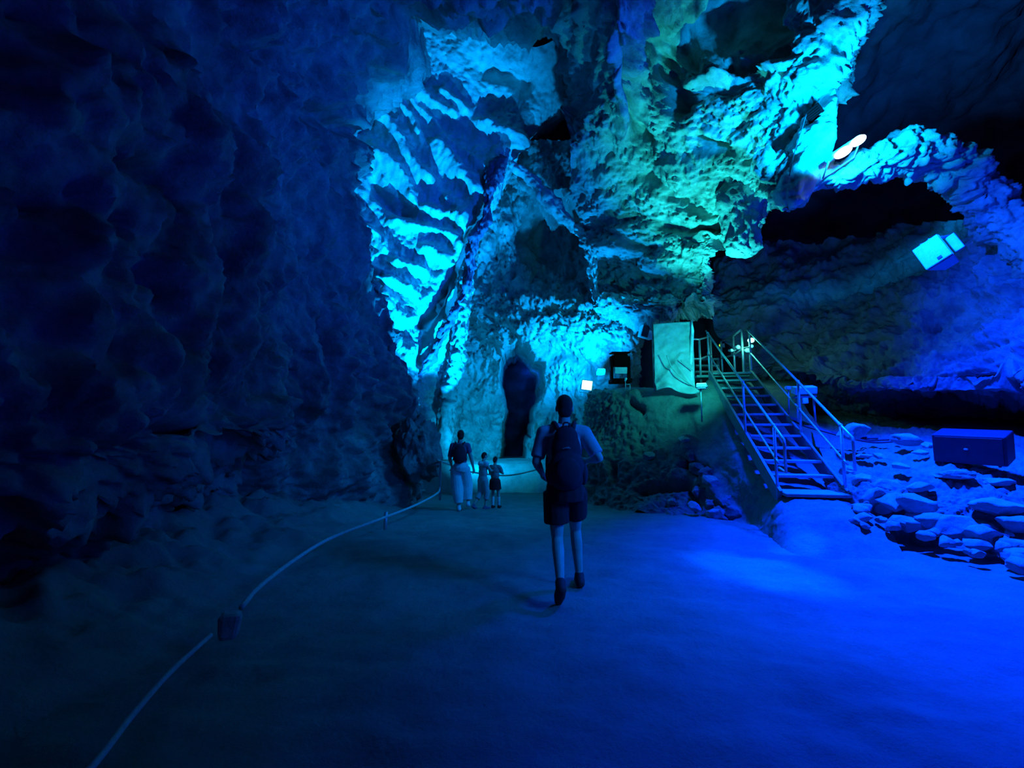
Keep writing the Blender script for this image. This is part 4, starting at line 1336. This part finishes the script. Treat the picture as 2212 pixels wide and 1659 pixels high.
shirt = [('e', ch, (0.172, 0.125, 0.215)), ('e', lerp(ch, pv, 0.5), (0.158, 0.12, 0.2)), ('t', [(0, 0.28, 1.2), (0, 0.26, 0.98), (0, 0.26, 0.93)], [0.15, 0.165, 0.172]),
         ('c', [lerp(q['neck'], ch, 0.2), q['sh_l']], [0.075, 0.078]), ('c', [lerp(q['neck'], ch, 0.2), q['sh_r']], [0.075, 0.078]),
         ('t', [q['sh_l'], lerp(q['sh_l'], q['el_l'], 0.85)], [0.075, 0.066]), ('t', [q['sh_r'], lerp(q['sh_r'], q['el_r'], 0.85)], [0.075, 0.066])]
blob('shirt', shirt, 0.009, M['grey_shirt'], mp, 4)
shorts = [('t', [(0, 0.26, 1.0), (0, 0.26, 0.93), (0, 0.26, 0.85)], [0.168, 0.18, 0.17]),
          ('t', [q['hip_l'], lerp(q['hip_l'], q['kn_l'], 0.68)], [0.115, 0.118]), ('t', [q['hip_r'], lerp(q['hip_r'], q['kn_r'], 0.62)], [0.115, 0.115])]
blob('shorts', shorts, 0.009, M['dark_cloth'], mp, 4)
shoes(mp, q, 1.0, 'shoe')

bp = thing('backpack', 'big dark navy backpack worn by the person striding away', 'backpack', (0.486, 4.06, 0.0))
pk = [('e', (0, 0.14, 1.3), (0.135, 0.075, 0.2)), ('e', (0, 0.11, 1.14), (0.165, 0.1, 0.17)), ('e', (0, 0.13, 1.42), (0.11, 0.06, 0.11)), ('e', (0, 0.11, 1.07), (0.16, 0.09, 0.12))]
blob('pack_body', pk, 0.009, M['pack'], bp, 5)
blob('front_pocket', [('e', (0, 0.03, 1.12), (0.12, 0.05, 0.13))], 0.009, M['pack'], bp, 3)
for sg in (-1, 1):
    bm = bmesh.new()
    tube(bm, curve_pts([(sg * 0.07, 0.18, 1.5), (sg * 0.095, 0.27, 1.555), (sg * 0.11, 0.36, 1.5), (sg * 0.125, 0.42, 1.36), (sg * 0.15, 0.36, 1.16), (sg * 0.14, 0.2, 1.06)], 24), 0.022, 8)
    obj('shoulder_strap', bm, M['pack'], bp, True)
    blob('side_pocket', [('e', (sg * 0.15, 0.12, 1.1), (0.04, 0.06, 0.1))], 0.009, M['pack'], bp, 3)
bm = bmesh.new()
tube(bm, curve_pts([(-0.03, 0.11, 1.51), (-0.02, 0.1, 1.55), (0.02, 0.1, 1.55), (0.03, 0.11, 1.51)], 12), 0.008, 6)
obj('grab_loop', bm, M['pack'], bp, True)
bm = bmesh.new()
# small pale stitched mark: a shallow upward stroke with a short bar
tube(bm, curve_pts([(-0.045, 0.052, 1.322), (-0.01, 0.05, 1.33), (0.03, 0.052, 1.327)], 12), 0.003, 6)
tube(bm, [(-0.02, 0.051, 1.337), (0.02, 0.051, 1.338)], 0.002, 6)
o = obj('mark', bm, M['grille'], bp, True)
o['label'] = 'small pale mark on the back panel'

# the woman with white trousers, walking away
wz = gz(-1.1, 9.5)
wom = dict(head=(0.01, 0.02, 1.68), neck=(0.0, 0.0, 1.52), chest=(0.0, 0.0, 1.33), pelvis=(0.02, 0.0, 0.98),
           sh_l=(-0.165, 0.0, 1.45), el_l=(-0.23, -0.02, 1.18), wr_l=(-0.2, 0.14, 1.0),
           sh_r=(0.165, 0.0, 1.45), el_r=(0.25, 0.0, 1.18), wr_r=(0.3, 0.06, 0.95),
           hip_l=(-0.09, 0.0, 0.95), kn_l=(-0.06, 0.03, 0.52), an_l=(-0.01, -0.02, 0.1), heel_l=(-0.01, -0.05, 0.05), toe_l=(-0.01, 0.15, 0.04),
           hip_r=(0.1, 0.0, 0.95), kn_r=(0.16, 0.12, 0.53), an_r=(0.19, 0.05, 0.18), heel_r=(0.19, 0.0, 0.14), toe_r=(0.2, 0.17, 0.1))
sW = 0.9
wp, q, H = figure('person in wide white trousers walking away with a small dark rucksack', (-1.06, 9.55, wz), 0.05, sW, wom, 0.007)
hair(wp, H, sW, bun=True)
ch, pv = q['chest'], q['pelvis']
blob('top', [('e', ch, (0.16 * sW, 0.12 * sW, 0.21 * sW)), ('e', lerp(ch, pv, 0.5), (0.15 * sW, 0.11 * sW, 0.2 * sW)), ('c', [q['sh_l'], q['sh_r']], [0.07 * sW] * 2),
             ('t', [q['sh_l'], lerp(q['sh_l'], q['el_l'], 0.95)], [0.07 * sW, 0.06 * sW]), ('t', [q['sh_r'], lerp(q['sh_r'], q['el_r'], 0.6)], [0.07 * sW, 0.062 * sW])], 0.01, M['blue_cloth'], wp, 4)
blob('trousers', [('t', [lerp(ch, pv, 0.75), pv, lerp(pv, q['kn_l'], 0.2)], [0.14 * sW, 0.19 * sW, 0.18 * sW])] +
     [x for sd, f in (('l', 0.83), ('r', 0.85)) for x in (('t', [q['hip_' + sd], q['kn_' + sd], lerp(q['kn_' + sd], q['an_' + sd], f)], [0.13 * sW, 0.14 * sW, 0.098 * sW]),)], 0.01, M['white_cloth'], wp, 5)
shoes(wp, q, sW, 'white_cloth')
rk = thing('rucksack', 'small dark rucksack on the back of the person in white trousers', 'backpack', (-1.06, 9.55, wz), (0, 0, 0.05))
blob('pack_body', [('e', (0.0, -0.15, 1.12), (0.14, 0.08, 0.17)), ('e', (0, -0.15, 1.22), (0.11, 0.06, 0.13))], 0.01, M['pack'], rk, 4)
for sg in (-1, 1):
    bm = bmesh.new()
    tube(bm, curve_pts([(sg * 0.05, -0.14, 1.28), (sg * 0.09, -0.04, 1.375), (sg * 0.1, 0.08, 1.32), (sg * 0.12, 0.1, 1.15), (sg * 0.13, -0.08, 1.02)], 20), 0.016, 6)
    obj('shoulder_strap', bm, M['pack'], rk, True)

# the taller child in faded overalls, turned to the right
k1 = dict(head=(0.0, 0.04, 1.67), look=(0.1, 1, -0.15), neck=(0.0, 0.0, 1.5), chest=(0.0, -0.01, 1.32), pelvis=(0.0, -0.02, 0.97),
          sh_l=(-0.16, 0.0, 1.43), el_l=(-0.22, 0.16, 1.25), wr_l=(-0.05, 0.32, 1.25),
          sh_r=(0.16, 0.0, 1.43), el_r=(0.24, 0.12, 1.22), wr_r=(0.1, 0.3, 1.2),
          hip_l=(-0.09, -0.02, 0.94), kn_l=(-0.09, -0.04, 0.52), an_l=(-0.08, -0.3, 0.16), heel_l=(-0.08, -0.34, 0.11), toe_l=(-0.08, -0.2, 0.04),
          hip_r=(0.09, -0.02, 0.94), kn_r=(0.09, 0.08, 0.52), an_r=(0.09, 0.02, 0.1), heel_r=(0.09, -0.03, 0.05), toe_r=(0.1, 0.17, 0.04))
s1 = 0.655
zk = gz(-0.6, 9.8)
kp, q, H = figure('taller child in pale overalls with a white shoulder cape beside the dark-dressed child', (-0.6, 9.85, zk), -0.9, s1, k1, 0.007)
hair(kp, H, s1, length=0.02)
ch, pv = q['chest'], q['pelvis']
blob('overalls', [('e', ch, (0.168 * s1, 0.13 * s1, 0.2 * s1)), ('e', lerp(ch, pv, 0.5), (0.17 * s1, 0.13 * s1, 0.22 * s1)), ('e', pv, (0.18 * s1, 0.14 * s1, 0.14 * s1)),
                  ('t', [q['hip_l'], q['kn_l'], lerp(q['kn_l'], q['an_l'], 0.5)], [0.12 * s1, 0.1 * s1, 0.09 * s1]), ('t', [q['hip_r'], q['kn_r'], lerp(q['kn_r'], q['an_r'], 0.5)], [0.12 * s1, 0.1 * s1, 0.09 * s1])], 0.009, M['overall'], kp, 4)
blob('cape', [('c', [q['sh_l'], q['sh_r']], [0.095 * s1] * 2), ('e', (0, -0.02 * s1, 1.42 * s1), (0.2 * s1, 0.15 * s1, 0.09 * s1))], 0.009, M['white_cloth'], kp, 4)
shoes(kp, q, s1, 'blue_cloth')

# the smaller child in a dark dress and white socks
k2 = dict(head=(0.0, 0.03, 1.66), look=(0.15, 1, -0.2), neck=(0.0, 0.0, 1.5), chest=(0.0, 0.0, 1.32), pelvis=(0.0, 0.0, 0.97),
          sh_l=(-0.155, 0.0, 1.43), el_l=(-0.24, 0.1, 1.2), wr_l=(-0.1, 0.3, 1.22),
          sh_r=(0.155, 0.0, 1.43), el_r=(0.26, 0.1, 1.2), wr_r=(0.12, 0.3, 1.22),
          hip_l=(-0.09, 0.0, 0.94), kn_l=(-0.085, 0.03, 0.52), an_l=(-0.08, 0.0, 0.1), heel_l=(-0.08, -0.04, 0.05), toe_l=(-0.08, 0.16, 0.04),
          hip_r=(0.09, 0.0, 0.94), kn_r=(0.1, 0.08, 0.52), an_r=(0.1, 0.12, 0.1), heel_r=(0.1, 0.08, 0.05), toe_r=(0.11, 0.28, 0.04))
s2_ = 0.605
kp, q, H = figure('smaller child in a printed top, dark skirt and white knee socks', (-0.36, 9.95, zk), -0.35, s2_, k2, 0.007)
hair(kp, H, s2_, length=0.04)
ch, pv = q['chest'], q['pelvis']
blob('top', [('e', ch, (0.17 * s2_, 0.13 * s2_, 0.2 * s2_)), ('e', lerp(ch, pv, 0.5), (0.16 * s2_, 0.125 * s2_, 0.2 * s2_)), ('c', [q['sh_l'], q['sh_r']], [0.075 * s2_] * 2),
             ('t', [q['sh_l'], lerp(q['sh_l'], q['el_l'], 0.7)], [0.075 * s2_, 0.07 * s2_]), ('t', [q['sh_r'], lerp(q['sh_r'], q['el_r'], 0.7)], [0.075 * s2_, 0.07 * s2_])], 0.009, M['print'], kp, 4)
blob('skirt', [('t', [lerp(ch, pv, 0.8), pv, (0, 0.02 * s2_, 0.66 * s2_)], [0.14 * s2_, 0.19 * s2_, 0.225 * s2_])], 0.009, M['dark_cloth'], kp, 4)
for sd in ('l', 'r'):
    blob('sock', [('t', [lerp(q['kn_' + sd], q['an_' + sd], 0.3), q['an_' + sd]], [0.064 * s2_, 0.044 * s2_])], 0.006, M['white'], kp, 3)
shoes(kp, q, s2_, 'dark_cloth')
